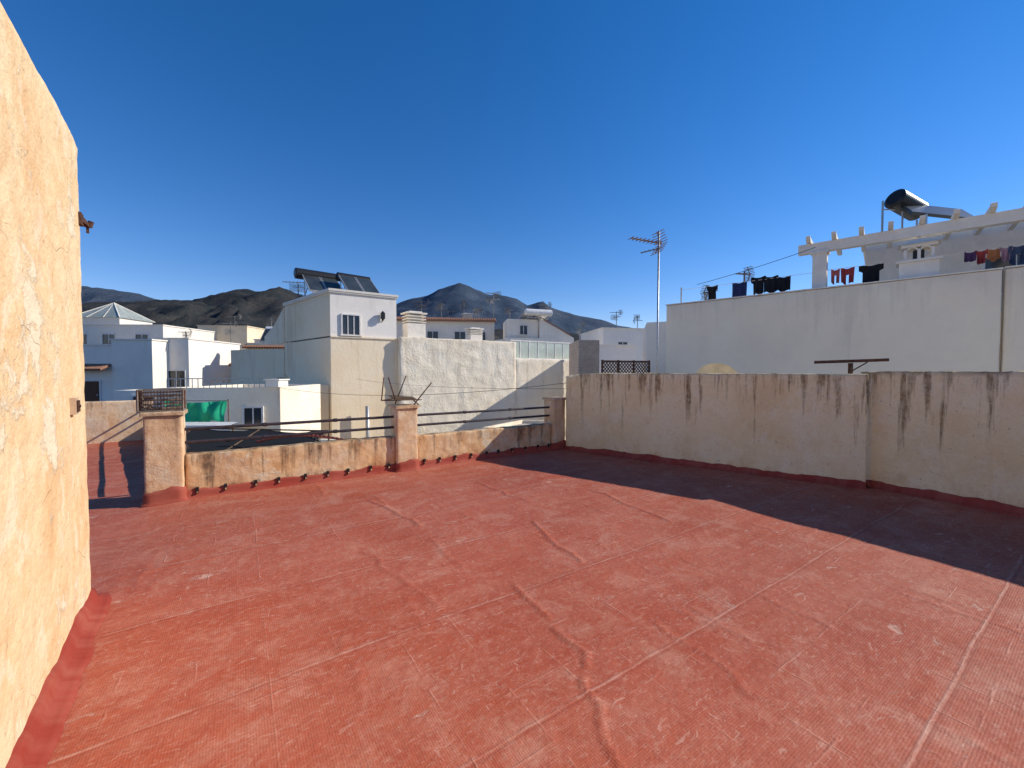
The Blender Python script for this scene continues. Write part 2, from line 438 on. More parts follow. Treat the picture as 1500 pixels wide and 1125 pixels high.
me.polygons.add(len(q)); me.polygons.foreach_set('loop_start', np.arange(0, q.size, 4, dtype=np.int32))
me.update(calc_edges=True); me.polygons.foreach_set('use_smooth', [True] * len(q)); me.materials.append(M_floor)
fl = bpy.data.objects.new('terrace_floor', me); col.objects.link(fl)
fl['kind'] = 'structure'; fl['label'] = 'red painted waterproof membrane covering the roof terrace'

t = Thing('terrace_house', 'body of the house carrying the red roof terrace', 'house', (0, 3, -9))
t.part('wall', MB().prism(ccw(FP), -9, -.05), M_white)

g = MB().add([(-9000, -9000, -9), (9000, -9000, -9), (9000, 9000, -9), (-9000, 9000, -9)], [(0, 1, 2, 3)])
go = g.obj('ground', M_street); go['kind'] = 'structure'; go['label'] = 'street level ground under the town'

# ------------------------------------------------------------------ stair tower wall (ochre)
d = V((-.61, .79)).normalized(); nn = V((d.y, -d.x))
c0 = V((-2.94, 2.82)); cN = c0 - d * 6.2; inn = V((-.79, -.61)).normalized() * 2.8
t = Thing('stair_tower', 'tall ochre plastered stair tower with cracked flaking render', 'building', (-4, 1.5, 0))
def lt(x, y):
    s = (V((x, y)) - c0).length
    return 3.17 + .006 * noise.noise(V((x * 2, y * 2, 0))) - .03 * math.exp(-(s / .08) ** 2) - .012 * s
t.part('wall', rough([tuple(c0), tuple(cN), tuple(cN + inn), tuple(c0 + inn)], -.03, 3.14, .035, .012, .0045, lt, 5.), M_left, smooth=True)
t.part('flashing', skirt([tuple(cN), tuple(c0 + nn * .004), tuple(c0 + inn * .5)], .10, .10, 1, seed=2), M_red, smooth=True)
def onwall(s, z, out=0.):
    p = c0 - d * s + nn * out; return V((p.x, p.y, z))
yw = math.atan2(d.y, d.x)
bx = Thing('junction_box', 'small rusty electrical junction box fixed to ochre wall', 'electrical box', onwall(.42, 1.33))
bx.part('housing', MB().box(onwall(.42, 1.39, .012), (.075, .03, .10), yw), flat('old_box_plastic', (.6, .43, .29), .7))
bx.part('cover', MB().box(onwall(.42, 1.39, .03), (.05, .012, .07), yw).cyl(onwall(.42, 1.39, .036), onwall(.42, 1.39, .042), .009, 8), M_rust)
br = Thing('wall_bracket', 'rusty broken iron bracket sticking out of tower corner', 'bracket', onwall(0, 2.62))
br.part('arm', MB().bar(onwall(.03, 2.63, .0), onwall(-.05, 2.61, .03), .03, .02).bar(onwall(.02, 2.66, .0), onwall(-.03, 2.60, .04), .018).bar(onwall(-.04, 2.63, .03), onwall(-.035, 2.56, .03), .014), M_rust)
br.part('plate', MB().box(onwall(.03, 2.63, .006), (.07, .02, .08), yw).cyl(onwall(-.03, 2.60, .04), onwall(-.03, 2.64, .05), .016, 7), M_rust)

# ------------------------------------------------------------------ parapet
e1 = V((.8325, .5543)); n1 = V((-.5543, .8325))
pb = V((-4.215, 4.93))
def PP(s, o=0.):
    q = pb + e1 * s + n1 * o; return (q.x, q.y)
def quad(s0, s1, o0, o1): return [PP(s0, o0), PP(s1, o0), PP(s1, o1), PP(s0, o1)]
piers = [(0., .37, 1.08), (3.03, .35, 1.02), (6.24, .30, 1.03)]
for i, (s, w, h) in enumerate(piers):
    lab = ['flaking orange masonry pier carrying a rusty cage', 'flaking orange masonry pier with stone cap and broken chair',
           'slim orange pier meeting the stained cream wall'][i]
    lx = PP(s, .17)
    t = Thing('masonry_pier', lab, 'pier', (lx[0], lx[1], 0), 'piers along the terrace parapet')
    t.part('shaft', rough(quad(s - w / 2, s + w / 2, 0, .34), -.03, h, .03, .014, .008), M_pier, smooth=True)
    t.part('cap', rough(quad(s - w / 2 - .025, s + w / 2 + .025, -.025, .365), h - .01, h + .035, .04, .010, .005), M_pier, smooth=True)
    t.part('flashing', skirt([PP(s - w / 2 - .0, .3), PP(s - w / 2, 0), PP(s + w / 2, 0), PP(s + w / 2, .12)], .17, .05, 1, seed=i * 3.), M_red, smooth=True)
secs = [(0.19, 2.85, .555), (3.21, 6.08, .53)]
for i, (s0, s1, h) in enumerate(secs):
    lx = PP((s0 + s1) / 2, .15)
    t = Thing('parapet_wall', ['low flaking orange parapet with iron rails and drain holes', 'low mottled orange parapet with rails beside cream wall'][i],
              'wall', (lx[0], lx[1], 0), 'low parapet sections between piers')
    t.part('wall', rough(quad(s0, s1, .07, .27), -.03, h, .03, .016, .012), M_para, smooth=True)
    t.part('flashing', skirt([PP(s0, .07), PP(s1, .07)], .115, .05, 1, seed=8. + i), M_red, smooth=True)
    for k, z in enumerate((.87, .70)):
        a, b = PP(s0 - .05, .17), PP(s1 + .05, .17)
        mb = MB().cyl((*a, z), (*b, z - .004), .021, 10)
        for f_ in (.32, .66):
            c_ = PP(s0 + (s1 - s0) * f_, .17); c2_ = PP(s0 + (s1 - s0) * f_ + .05, .17)
            mb.cyl((*c_, z - .001), (*c2_, z - .001), .028, 10)
        t.part('rail', mb, M_pipe, smooth=False)
    nd = int((s1 - s0) / .27)
    for j in range(nd):
        s = s0 + .13 + (s1 - s0 - .22) * j / (nd - 1) + random.uniform(-.03, .03)
        mb = MB().box((*PP(s, .050), .10), (.034, .03, .075), math.atan2(e1.y, e1.x), 1)
        mb.box((*PP(s + .004, .032), .078), (.02, .010, .022), math.atan2(e1.y, e1.x), 0)
        t.part('drain_hole', mb, [M_para, M_black])

sa, sb = V((-4.34, 5.32)), V((-8.6, 9.6)); dv = (sb - sa).normalized(); nv = V((-dv.y, dv.x))
t = Thing('parapet_wall', 'low orange side parapet with double iron rails', 'wall', (-6.5, 7.5, 0), 'low parapet sections between piers')
t.part('wall', rough([tuple(sa), tuple(sb), tuple(sb - nv * .18), tuple(sa - nv * .18)], -.03, .36, .06, .018, .008), M_para, smooth=True)
for z in (.60, .80):
    t.part('rail', MB().cyl((sa.x + .06, sa.y + .06, z), (sb.x + .06, sb.y + .06, z), .02, 8), M_pipe)
ea, eb = V((-8.5, 9.65)), V((-11.9, 7.4))
t = Thing('parapet_wall', 'ochre end parapet closing the shaded passage', 'wall', (-10.2, 8.5, 0), 'low parapet sections between piers')
dv = (eb - ea).normalized(); nv = V((dv.y, -dv.x))
t.part('wall', rough([tuple(ea), tuple(eb), tuple(eb + nv * .2), tuple(ea + nv * .2)], -.03, .93, .06, .02, .008), M_pier, smooth=True)

# ------------------------------------------------------------------ right boundary walls
wa, wb = V((1.10, 8.39)), V((4.86, 5.58)); wd = (wb - wa).normalized(); wn = V((-wd.y, wd.x))
t = Thing('boundary_wall', 'eye-high cream terrace wall with dark drip stains', 'wall', (3, 7, 0), 'high cream terrace walls')
t.part('wall', rough([tuple(wa), tuple(wb), tuple(wb + wn * .2), tuple(wa + wn * .2)], -.03, 1.585, .04, .016, .011,
       lambda x, y: 1.53 + .07 * min(1, (V((x, y)) - wa).length / .5) + .012 * noise.noise(V((x, y, 0)))), M_right, smooth=True)
t.part('flashing', skirt([tuple(wa), tuple(wb)], .09, .10, 1, seed=4.), M_red, smooth=True)
wc = V((4.985, 5.715)); we = V((5.72, 4.52)); we = wc + (we - wc).normalized() * 8.2; d2 = (we - wc).normalized(); wn2 = V((-d2.y, d2.x))
t = Thing('boundary_wall', 'eye-high cream terrace wall set back after a joint', 'wall', (6.8, 2.5, 0), 'high cream terrace walls')
t.part('wall', rough([(4.89, 5.68), tuple(wc + V((0.02, -.03))), tuple(we), tuple(we + wn2 * .2), (5.2, 5.93), (5.0, 5.88)], -.03, 1.60, .05, .016, .011), M_right, smooth=True)
t.part('flashing', skirt([(4.88, 5.62), tuple(wc - V((0, .04))), tuple(we)], .09, .10, 1, seed=6.), M_red, smooth=True)
t = Thing('boundary_wall', 'cream wall closing the near edge of the terrace', 'wall', (4, -2.9, 0), 'high cream terrace walls')
t.part('wall', rough([(.6, -3.0), (8.9, -3.0), (8.9, -2.8), (.6, -2.8)], -.03, 1.2, .2, .03, .008), M_right, smooth=True)

# ------------------------------------------------------------------ things on the walls
cx0, cy0 = PP(-.02, .17); cz = 1.118; yaw = math.atan2(e1.y, e1.x)
t = Thing('wire_cage', 'rusty wire cage with grey slats on masonry pier', 'cage', (cx0, cy0, cz))
R = Matrix.Rotation(yaw, 3, 'Z')
def L(x, y, z): return V((cx0, cy0, cz)) + R @ V((x, y, z))
hw, hd, hh = .21, .15, .26
mb = MB()
for sx in (-1, 1):
    for sy in (-1, 1): mb.bar(L(sx * hw, sy * hd, 0), L(sx * hw, sy * hd, hh), .016)
    for z in (.01, hh): mb.bar(L(sx * hw, -hd, z), L(sx * hw, hd, z), .016)
for sy in (-1, 1):
    for z in (.01, hh): mb.bar(L(-hw, sy * hd, z), L(hw, sy * hd, z), .016)
t.part('frame', mb, M_cagew)
mb = MB()
for sy in (-1, 1):
    for i in range(15): mb.bar(L(-hw + hw * 2 * i / 14, sy * hd, 0), L(-hw + hw * 2 * i / 14, sy * hd, hh), .004)
    for i in range(9): mb.bar(L(-hw, sy * hd, hh * i / 8), L(hw, sy * hd, hh * i / 8), .005)
for sx in (-1, 1):
    for i in range(9): mb.bar(L(sx * hw, -hd + hd * 2 * i / 8, 0), L(sx * hw, -hd + hd * 2 * i / 8, hh), .004)
for i in range(15): mb.bar(L(-hw + hw * 2 * i / 14, -hd, hh), L(-hw + hw * 2 * i / 14, hd, hh), .004)
t.part('wire_mesh', mb, M_rust)
mb = MB()
for i, z in enumerate((.03, .08, .13, .18, .225)):
    mb.bar(L(-hw + .02, -.06 + .02 * i, z), L(hw - .02, .05 - .02 * i, z + .008), .10, .02)
t.part('slat_stack', mb, M_cagew)

cx1, cy1 = PP(3.03, .17); cz1 = 1.06
t = Thing('broken_chair', 'overturned broken iron chair lying on masonry pier', 'chair', (cx1, cy1, cz1))
def L(x, y, z): return V((cx1, cy1, cz1)) + R @ V((x, y, z))
mb = MB()
for i in range(5): mb.bar(L(-.2, -.13 + .065 * i, .10 + .01 * i), L(.2, -.13 + .065 * i, .07 + .01 * i), .045, .014)
t.part('seat', mb, M_wood)
for a, b in (((-.19, -.14, .1), (-.30, -.16, .45)), ((.12, -.14, .0), (.42, -.17, .36)), ((-.10, .14, .0), (.10, .17, .47)), ((.17, .12, .09), (.32, .1, -.05))):
    t.part('leg', MB().cyl(L(*a), L(*b), .010, 8), M_rust, smooth=True)
t.part('backrest', MB().tube([L(-.19, .0, .1), L(-.37, -.02, .08), L(-.33, -.02, .45)], .009, 6)
       .tube([L(-.37, -.02, .08), L(.35, .1, .06)], .009, 6), M_rust, smooth=True)

p = V((5.12, 6.20)); t = Thing('rusty_crosspiece', 'rusty iron tee standing just behind cream wall', 'bracket', (5.12, 6.20, -.5))
k = V((.83, -.25)).normalized()
t.part('beam', MB().bar((p.x - k.x * .46, p.y - k.y * .46, 1.745), (p.x + k.x * .46, p.y + k.y * .46, 1.775), .07, .045), M_rust)
t.part('post', MB().box((p.x - .0, p.y, .62), (.05, .04, 2.22), .3).bar((p.x - .0, p.y, 1.60), (p.x + .2, p.y - .06, 1.74), .015), M_rust)

c = V((3.72, 7.45, 1.36)); t = Thing('satellite_dish', 'cream satellite dish rising just above cream wall', 'satellite dish', (3.72, 7.45, .3))
ax = V((-.25, -.75, .35)).normalized(); Q = ax.to_track_quat('Z', 'Y').to_matrix(); mb = MB(); vs = []; fs = []
for r in range(6):
    for i in range(28):
        a = 2 * math.pi * i / 28; rr = .40 * r / 5; vs.append(c + Q @ V((math.cos(a) * rr, math.sin(a) * rr, .5 * rr * rr)))
for r in range(5):
    for i in range(28): fs.append((r * 28 + i, r * 28 + (i + 1) % 28, (r + 1) * 28 + (i + 1) % 28, (r + 1) * 28 + i))
t.part('reflector', MB().add(vs, fs), M_dish, smooth=True)
t.part('mast', MB().cyl((3.76, 7.53, -1.), (3.76, 7.53, 1.4), .025, 10), M_galv, smooth=True)
t.part('feed_arm', MB().bar(c + Q @ V((0, -.38, .08)), c + ax * .42, .02).box(c + ax * .42, (.06, .06, .08)), M_galv)

# ------------------------------------------------------------------ aerials
def yagi(mb, c, dr, L=.9, el=.32, n=10, r=.006, mi=0, refl=True):
    c = V(c); dr = V(dr).normalized(); s = dr.cross(V((0, 0, 1))).normalized(); u = s.cross(dr)
    mb.bar(c - dr * L * .55, c + dr * L * .45, r * 3, r * 3, mi)
    for i in range(n):
        p = c - dr * L * .55 + dr * L * i / n
        w = el * (.55 + .25 * i / n); mb.bar(p - s * w / 2, p + s * w / 2, r * 1.6, r * 1.6, mi)
    if refl:
        for sg in (-1, 1):
            for i in range(5):
                p = c + dr * (L * .42 + .02 - .05 * i * .6) + u * sg * (.03 + .055 * i)
                mb.bar(p - s * el * .55, p + s * el * .55, r * 1.4, r * 1.4, mi)
            mb.bar(c + dr * L * .42, c + dr * (L * .42 - .13) + u * sg * .26, r * 2, r * 2, mi)
t = Thing('television_aerial', 'tall mast with orange directional television aerial', 'aerial', (3.53, 10, -1))
t.part('mast', MB().cyl((3.53, 10, -1.), (3.55, 10, 5.0), .022, 10), M_galv, smooth=True)
mb = MB(); yagi(mb, (3.27, 9.95, 4.74), (.93, .28, -.06), .85, .42, 8, .009, refl=True)
t.part('directional_aerial', mb, M_alu)
mb = MB(); yagi(mb, (3.42, 10.05, 4.56), (.8, -.4, .12), .5, .35, 5, .007, refl=False)
t.part('directional_aerial', mb, M_aer)

def aerial(x, y, z, h, size=1.4, yaw=0., lab='thin rooftop mast with small television aerial'):
    mb = MB().cyl((x, y, z), (x, y, z + h), .035, 6)
    d = (math.cos(yaw), math.sin(yaw), .05)
    yagi(mb, (x, y, z + h * .96), d, size, size * .45, 8, .014)
    if random.random() < .6: yagi(mb, (x, y, z + h * .78), (-d[1], d[0], 0), size * .7, size * .6, 4, .014)
    single('rooftop_aerial', mb, M_aer, (x, y, z), lab, 'aerial', 'television aerials on the rooftops')

# ------------------------------------------------------------------ houses
def window(th, A, B, s, z, w, h, shutter=False, mullion=1, frame=None, parent=None, name='window'):
    A, B = V(A), V(B); d = (B - A).normalized(); n = V((d.y, -d.x)); p = A + d * s
    yaw = math.atan2(d.y, d.x)
    def q(a, o, zz): r = p + d * a + n * o; return (r.x, r.y, zz)
    mb = MB(); f = .07
    for a in (-w / 2, w / 2): mb.box(q(a, .03, z + h / 2), (f, .10, h + f), yaw)
    mb.box(q(0, .029, z + h), (w - f, .10, f), yaw)
    for i in range(mullion): mb.box(q(-w / 2 + w * (i + 1) / (mullion + 1), .02, z + h / 2), (.045, .05, h - f), yaw)
    o = th.part(name, mb, frame or M_frame)
    th.part('pane', MB().box(q(0, .0, z + h / 2), (w - f, .02, h - f), yaw), M_glassd, parent=o)
    th.part('sill', MB().box(q(0, .06, z - .035), (w + .2, .18, .07), yaw), M_white, parent=o)

def door(th, A, B, s, z, w, h):
    A, B = V(A), V(B); d = (B - A).normalized(); n = V((d.y, -d.x)); p = A + d * s; yaw = math.atan2(d.y, d.x)
    def q(a, o, zz): r = p + d * a + n * o; return (r.x, r.y, zz)
    o = th.part('door', MB().box(q(0, .01, z + h / 2), (w, .05, h), yaw).box(q(0, .04, z + h * .72), (w * .7, .02, h * .35), yaw).box(q(0, .04, z + h * .25), (w * .7, .02, h * .3), yaw), M_brown)
    th.part('handle', MB().box(q(w * .38, .06, z + h * .48), (.05, .06, .12), yaw), M_galv, parent=o)
    th.part('frame', MB().box(q(-w / 2 - .05, .02, z + h / 2), (.1, .09, h), yaw).box(q(w / 2 + .05, .02, z + h / 2), (.1, .09, h), yaw).box(q(0, .021, z + h + .05), (w + .2, .09, .1), yaw), M_frame, parent=o)

def house(label, poly, z1, mat, roofm=None, z0=-9, rim=.22, drop=.6, coping=None, wins=(), group=None, side=None, name='town_house'):
    poly = ccw(poly); cxm = sum(p[0] for p in poly) / len(poly); cym = sum(p[1] for p in poly) / len(poly)
    th = Thing(name, label, 'house', (cxm, cym, z0), group)
    k = len(poly); ins = inset(poly, rim); mb = MB()
    for i in range(k):
        a, b = poly[i], poly[(i + 1) % k]; c, e = ins[i], ins[(i + 1) % k]
        mi = (side or {}).get(i, 0)
        mb.add([(*a, z0), (*b, z0), (*b, z1), (*a, z1)], [(0, 1, 2, 3)], mi)
        mb.add([(*a, z1), (*b, z1), (*e, z1), (*c, z1)], [(0, 1, 2, 3)], 0)
        mb.add([(*c, z1), (*e, z1), (*e, z1 - drop), (*c, z1 - drop)], [(0, 1, 2, 3)], 0)
    th.part('wall', mb, mat if isinstance(mat, list) else [mat])
    th.part('roof', MB().add([(*c, z1 - drop + .004) for c in inset(poly, rim - .01)], [tuple(range(k))]), roofm or M_greyroof)
    if coping:
        out = inset(poly, -.07); inn2 = inset(poly, rim + .04); mb = MB()
        for i in range(k):
            j = (i + 1) % k
            a, b, c, e = out[i], out[j], inn2[j], inn2[i]
            z, zz = z1 + .002, z1 + .10
            mb.add([(*a, z), (*b, z), (*b, zz), (*a, zz)], [(0, 1, 2, 3)]).add([(*a, zz), (*b, zz), (*c, zz), (*e, zz)], [(0, 1, 2, 3)])
            mb.add([(*e, z), (*c, z), (*c, zz), (*e, zz)], [(3, 2, 1, 0)]).add([(*a, z), (*b, z), (*c, z), (*e, z)], [(3, 2, 1, 0)])
        th.part('coping', mb, coping)
    return th

def chimney(x, y, z, w=.8, h=1.2, yaw=.3, parent=None, lab='white louvred rooftop chimney'):
    th = Thing('rooftop_chimney', lab, 'chimney', (x, y, z), 'white rooftop chimneys')
    th.part('stack', MB().box((x, y, z + h * .3), (w, w * .8, h * .6), yaw), M_white)
    mb = MB()
    for i in range(3): mb.box((x, y, z + h * (.66 + .1 * i)), (w * 1.05, w * .85, .05), yaw)
    mb.box((x, y, z + h * .77), (w * .7, w * .5, h * .33), yaw)
    mb.box((x, y, z + h * .97), (w * 1.15, w * .95, .08), yaw)
    mb.box((x, y, z + h * 1.02), (w * .7, w * .6, .07), yaw)
    th.part('cowl', mb, M_white)
    return th

def heater(x, y, z, yaw, w=1.1, l=2., tilt=.75, tank=M_black, lab='solar water heater with dark collector and tank', panels=1, back=None, tr=.27, tl=0.):
    th = Thing('solar_water_heater', lab, 'solar heater', (x, y, z), 'rooftop solar water heaters')
    R = Matrix.Rotation(yaw, 3, 'Z')
    def q(a, b, c): return V((x, y, z)) + R @ V((a, b, c))
    ct, st = math.cos(tilt), math.sin(tilt); T = R @ Matrix.Rotation(tilt, 3, 'X')
    tw = w * panels + .1 * (panels - 1)
    for i in range(panels):
        ox = -tw / 2 + w / 2 + i * (w + .1)
        o = th.part('collector', MB().box(q(ox, 0, .15 + l / 2 * st), (w, l, .09), 0, 0, T), M_solar if back is None else back)
        fm = MB()
        for a in (-w / 2, w / 2): fm.box(q(ox + a, 0, .15 + l / 2 * st) , (.04, l + .02, .11), 0, 0, T)
        for b in (-l / 2, l / 2): fm.box(q(ox, b * ct, .15 + l / 2 * st + b * st), (w - .05, .04, .11), 0, 0, T)
        th.part('frame', fm, M_galv, parent=o)
    yt, zt = l / 2 * ct + .12, .2 + l * st - tr * .6 + tl
    th.part('tank', MB().cyl(q(-tw * .5 - tl * 2, yt, zt), q(tw * .5, yt, zt), tr, 20).cyl(q(-tw * .5 - .05 - tl * 2, yt, zt), q(-tw * .5 - tl * 2, yt, zt), tr * .7, 20, tr)
            .cyl(q(tw * .5, yt, zt), q(tw * .5 + .05, yt, zt), tr, 20, tr * .7), tank, smooth=False)
    mb = MB()
    for a in (-tw * .4, tw * .4):
        mb.bar(q(a, yt, 0), q(a, yt, zt - .2), .05).bar(q(a, -l / 2 * ct, .0), q(a, -l / 2 * ct, .2), .05).bar(q(a, -l / 2 * ct, .03), q(a, yt, .03), .04).bar(q(a, yt, .1), q(a, 0, .1 + l / 2 * st), .04)
    mb.bar(q(-tw * .42, yt, .06), q(tw * .42, yt, .06), .045).bar(q(-tw * .42, -l / 2 * ct, .06), q(tw * .42, -l / 2 * ct, .06), .045)
    th.part('stand', mb, M_galv)
    return th

# big cream building with party wall and white roof room
Lc, Rc, R2 = V((-9.70, 21.97)), V((0.1, 28.54)), V((5.52, 32.2))
Mc = V((-6.68, 24.0)); fd = (Rc - Mc).normalized(); fn = V((fd.y, -fd.x))
th = Thing('town_house', 'large cream house with blank lumpy party wall and white roof room', 'house', (-5, 27, -9))
Lb = V((-14.9, 26.9))
p1 = [tuple(Lc), tuple(Mc), tuple(Rc), (-4.6, 35.5), tuple(Lb)]
th.part('wall', MB().prism(p1, -9, 3.45, 0, {4: 1, 0: 1}), [M_party, M_party2])
pw = [tuple(Mc + fn * .35), tuple(Rc + fn * .35), tuple(Rc + fn * .002), tuple(Mc + fn * .002)]
th.part('party_wall', rough(pw, -4, 3.62, .2, .05, .05), M_party, smooth=True)
pw2 = [tuple(Rc + fn * .30), tuple(R2 + fn * .30), tuple(R2 - fn * 3), tuple(Rc - fn * 3)]
th.part('party_wall', rough(pw2, -4, 2.5, .25, .05, .05), M_party, smooth=True, label='lower stepped end of the party wall')
cp = MB(); a, b = Lc + fn * .06, Mc + fn * .06
cp.prism(ccw([tuple(a), tuple(b), tuple(b - fn * .3), tuple(a - fn * .3)]), 3.452, 3.53)
th.part('coping', cp, M_party2)
T0, T1 = Lc - fn * .05, Mc - fn * .05 - fd * .05
tp = [tuple(T0), tuple(T1), (-11.2, 29.6), (-14.78, 26.8)]
o = th.part('roof_room', MB().prism(tp, 3.53, 5.85, 0, {3: 1}), [M_whiteb, M_party2])
th.part('cornice', MB().prism(inset(tp, -.07), 5.852, 5.93).prism(inset(tp, -.10), 5.932, 6.05), M_white, parent=o)
wv = (V((-14.78, 26.8)) - T0).normalized(); wq = V((-wv.y, wv.x)) * -.25
s0 = V((-14.95, 26.95)); s1 = s0 + wv * 1.9 + V((-.7, 0))
th.part('wing_wall', MB().add([(s0.x, s0.y, 3.46), (s1.x, s1.y, 3.46), (s1.x, s1.y, 4.0), ((s0.x + s1.x) / 2, (s0.y + s1.y) / 2, 4.7), (s0.x, s0.y, 5.8),
     (s0.x + wq.x, s0.y + wq.y, 3.46), (s1.x + wq.x, s1.y + wq.y, 3.46), (s1.x + wq.x, s1.y + wq.y, 4.0), ((s0.x + s1.x) / 2 + wq.x, (s0.y + s1.y) / 2 + wq.y, 4.7), (s0.x + wq.x, s0.y + wq.y, 5.8)],
     [(0, 1, 2, 3, 4), (9, 8, 7, 6, 5), (1, 6, 7, 2), (2, 7, 8, 3), (3, 8, 9, 4), (0, 4, 9, 5), (0, 5, 6, 1)]), M_party2)
window(th, T0, T1, 1.05, 3.62, .95, 1.1, mullion=2)
lp = T0 + (T1 - T0).normalized() * 2.75; l3 = lp + fn * .18
th.part('wall_lantern', MB().box((l3.x, l3.y, 4.75), (.2, .2, .3), .6).cyl((l3.x, l3.y, 4.9), (l3.x, l3.y, 5.05), .15, 6, .02).bar((lp.x, lp.y, 4.45), (l3.x, l3.y, 4.6), .04).box((l3.x, l3.y, 4.55), (.1, .1, .08)), M_black)
th.part('downpipe', MB().cyl((-8.0, 22.6, -4), (-8.0, 22.6, -.3), .11, 10), M_galv, smooth=True)
heater(-11.9, 26.0, 6.32, math.radians(42), .98, 2.1, .66, M_black, 'double solar collector with black tank on white roof room', 2, tr=.34, tl=.16)
heater(-9.7, 26.2, 6.32, math.radians(42), .98, 2.1, .66, M_black, 'second double solar collector beside the first', 2, tr=.28)
chimney(-6.1, 25.6, 3.5, 1.15, 1.75, .6, lab='large white louvred chimney beside the roof room')
chimney(-2.6, 28.2, 3.45, .9, 1.1, .6, lab='small white louvred chimney behind party wall')
aerial(-14.0, 27.0, 5.9, 1.6, 1.6, .5); aerial(-15.3, 28.5, 3., 3.2, 1.6, 2.2); aerial(-13.4, 26.9, 5.9, .6, 1.2, 1.1); aerial(-15.6, 29.5, 3, 2.1, 1.4, .3)

t = Thing('glazed_screen', 'pale green glazed terrace screen with white frames', 'screen', (2.6, 30, 2.5))
a = Rc + fd * .1 - fn * .5; n = 7; Ls = 5.7
mb = MB(); mg = MB()
for i in range(n + 1):
    p = a + fd * Ls * i / n; mb.box((p.x, p.y, 3.15), (.07, .07, 1.3), .59)
for z in (2.55, 3.82):
    b = a + fd * Ls; mb.bar((a.x, a.y, z), (b.x, b.y, z), .08)
for i in range(n):
    p = a + fd * Ls * (i + .5) / n; mg.box((p.x, p.y, 3.17), (Ls / n - .08, .02, 1.2), .59)
t.part('frame', mb, M_frame); t.part('glazing', mg, M_ghouse)

house('low cream rendered house beside taller cream wall', [(-15.0, 27.0), (-19.6, 28.6), (-18, 36), (-13.5, 33)], 3.1, M_party2, coping=None)
th = house('long white house with brown tiled roof edge', [(-10.2, 36), (-1.6, 37.2), (-2.4, 43), (-11, 42)], 6.1, M_white, M_tile, drop=.3)
a, b = (-10.2, 36), (-1.6, 37.2)
mb = MB()
for i in range(44):
    s = i / 43; x = -10.3 + 8.8 * s; y = 35.9 + 1.2 * s
    mb.cyl((x, y - .25, 6.12), (x - .1, y + .7, 6.42), .11, 6)
th.part('tile_edge', mb, M_tile)
for s in (1.6, 3.2, 5.6, 7.4): window(th, a, b, s, 4.1, 1.0, 1.1)
aerial(-8.6, 39, 6, 2.3, 1.7, .3); aerial(-6.7, 39, 6, 2.0, 1.4, 2.); aerial(-1.8, 40, 6, 3.3, 1.7, .9); aerial(-4.8, 41, 6, 2.6, 1.3, 1.6)
aerial(-5.9, 38, 6, 1.2, 1.3, .2); aerial(-3.2, 38.5, 6, 1.5, 1.2, 1.2)
chimney(-4.2, 38.5, 5.8, .8, 1.2)
th = house('white stepped house with sloping white roof panel', [(-.6, 33.8), (5.3, 35.2), (4.6, 41), (-1.2, 40)], 4.4, M_white, drop=.3)
th.part('roof_room', MB().prism([(-.4, 34.2), (2.2, 34.8), (1.8, 38), (-.8, 37.5)], 4.1, 6.0), M_white)
window(th, (-.4, 34.2), (2.2, 34.8), 1.4, 4.7, .7, .8)
th.part('lean_to_roof', MB().add([(2.3, 34.6, 4.2), (5.3, 35.25, 4.2), (5.2, 38.2, 4.2), (2.4, 37.7, 4.2), (2.3, 34.6, 6.1), (5.3, 35.25, 4.5), (5.2, 38.2, 4.5), (2.4, 37.7, 6.1)],
        [(3, 2, 1, 0), (4, 5, 6, 7), (0, 1, 5, 4), (1, 2, 6, 5), (2, 3, 7, 6), (3, 0, 4, 7)]), M_white)
mb = MB()
for i in range(3): mb.bar((2.3 + .9 * i, 34.5 + .2 * i, 6.2 - .48 * i), (3.2 + .9 * i, 34.7 + .2 * i, 5.72 - .48 * i), .12, .06)
th.part('roof_edge', mb, M_tile)
t = heater(1.9, 35.0, 6.0, math.radians(200), 1.1, 1.6, .3, M_tank, 'solar heater with white horizontal tank', 2, M_tank)
aerial(2.9, 36, 5.9, 1.6, 1.2, .4); aerial(-.2, 34.8, 6, .8, 1.1, 2.)
aerial(7, 42, 3, 3.6, 1.2, .7)

house('narrow house wall of old brick and stone', [(3.25, 20), (4.3, 20.2), (4.3, 23), (3.2, 23)], 3.15, M_brick)
t = house('low cream outbuilding below a lattice fence', [(2.9, 13.4), (5.0, 14.2), (4.6, 17), (2.4, 16.4)], 1.42, M_party2)
t = Thing('lattice_fence', 'dark brown wooden lattice fence on low wall', 'fence', (3.8, 13.9, 1.4))
mb = MB(); A0, B0 = V((2.97, 13.5)), V((4.75, 14.2)); dd = (B0 - A0)
def lp3(s, z, o=0): p = A0 + dd * s; return (p.x + o * .1, p.y - o * .27, z)
fm = MB().bar(lp3(0, 1.45), lp3(1, 1.45), .05).bar(lp3(0, 1.95), lp3(1, 1.95), .05)
for s in (0, .33, .66, 1): fm.bar(lp3(s, 1.42), lp3(s, 1.99), .06)
for i in range(-4, 16):
    s0 = i / 16
    for sg, o in ((1, .03), (-1, -.03)):
        a = s0 if sg > 0 else s0 + .25; b = s0 + .25 if sg > 0 else s0
        za, zb = 1.45, 1.95
        def clip(a, b, za, zb):
            if a > b: a, b, za, zb = b, a, zb, za
            if b < 0 or a > 1: return None
            if a < 0: za += (zb - za) * (0 - a) / (b - a); a = 0
            if b > 1: zb = za + (zb - za) * (1 - a) / (b - a); b = 1
            return a, b, za, zb
        r = clip(a, b, za, zb)
        if r and r[1] - r[0] > .01: mb.bar(lp3(r[0], r[2], o), lp3(r[1], r[3], o), .012, .03)
t.part('frame', fm, M_brown); t.part('lattice', mb, M_brown)
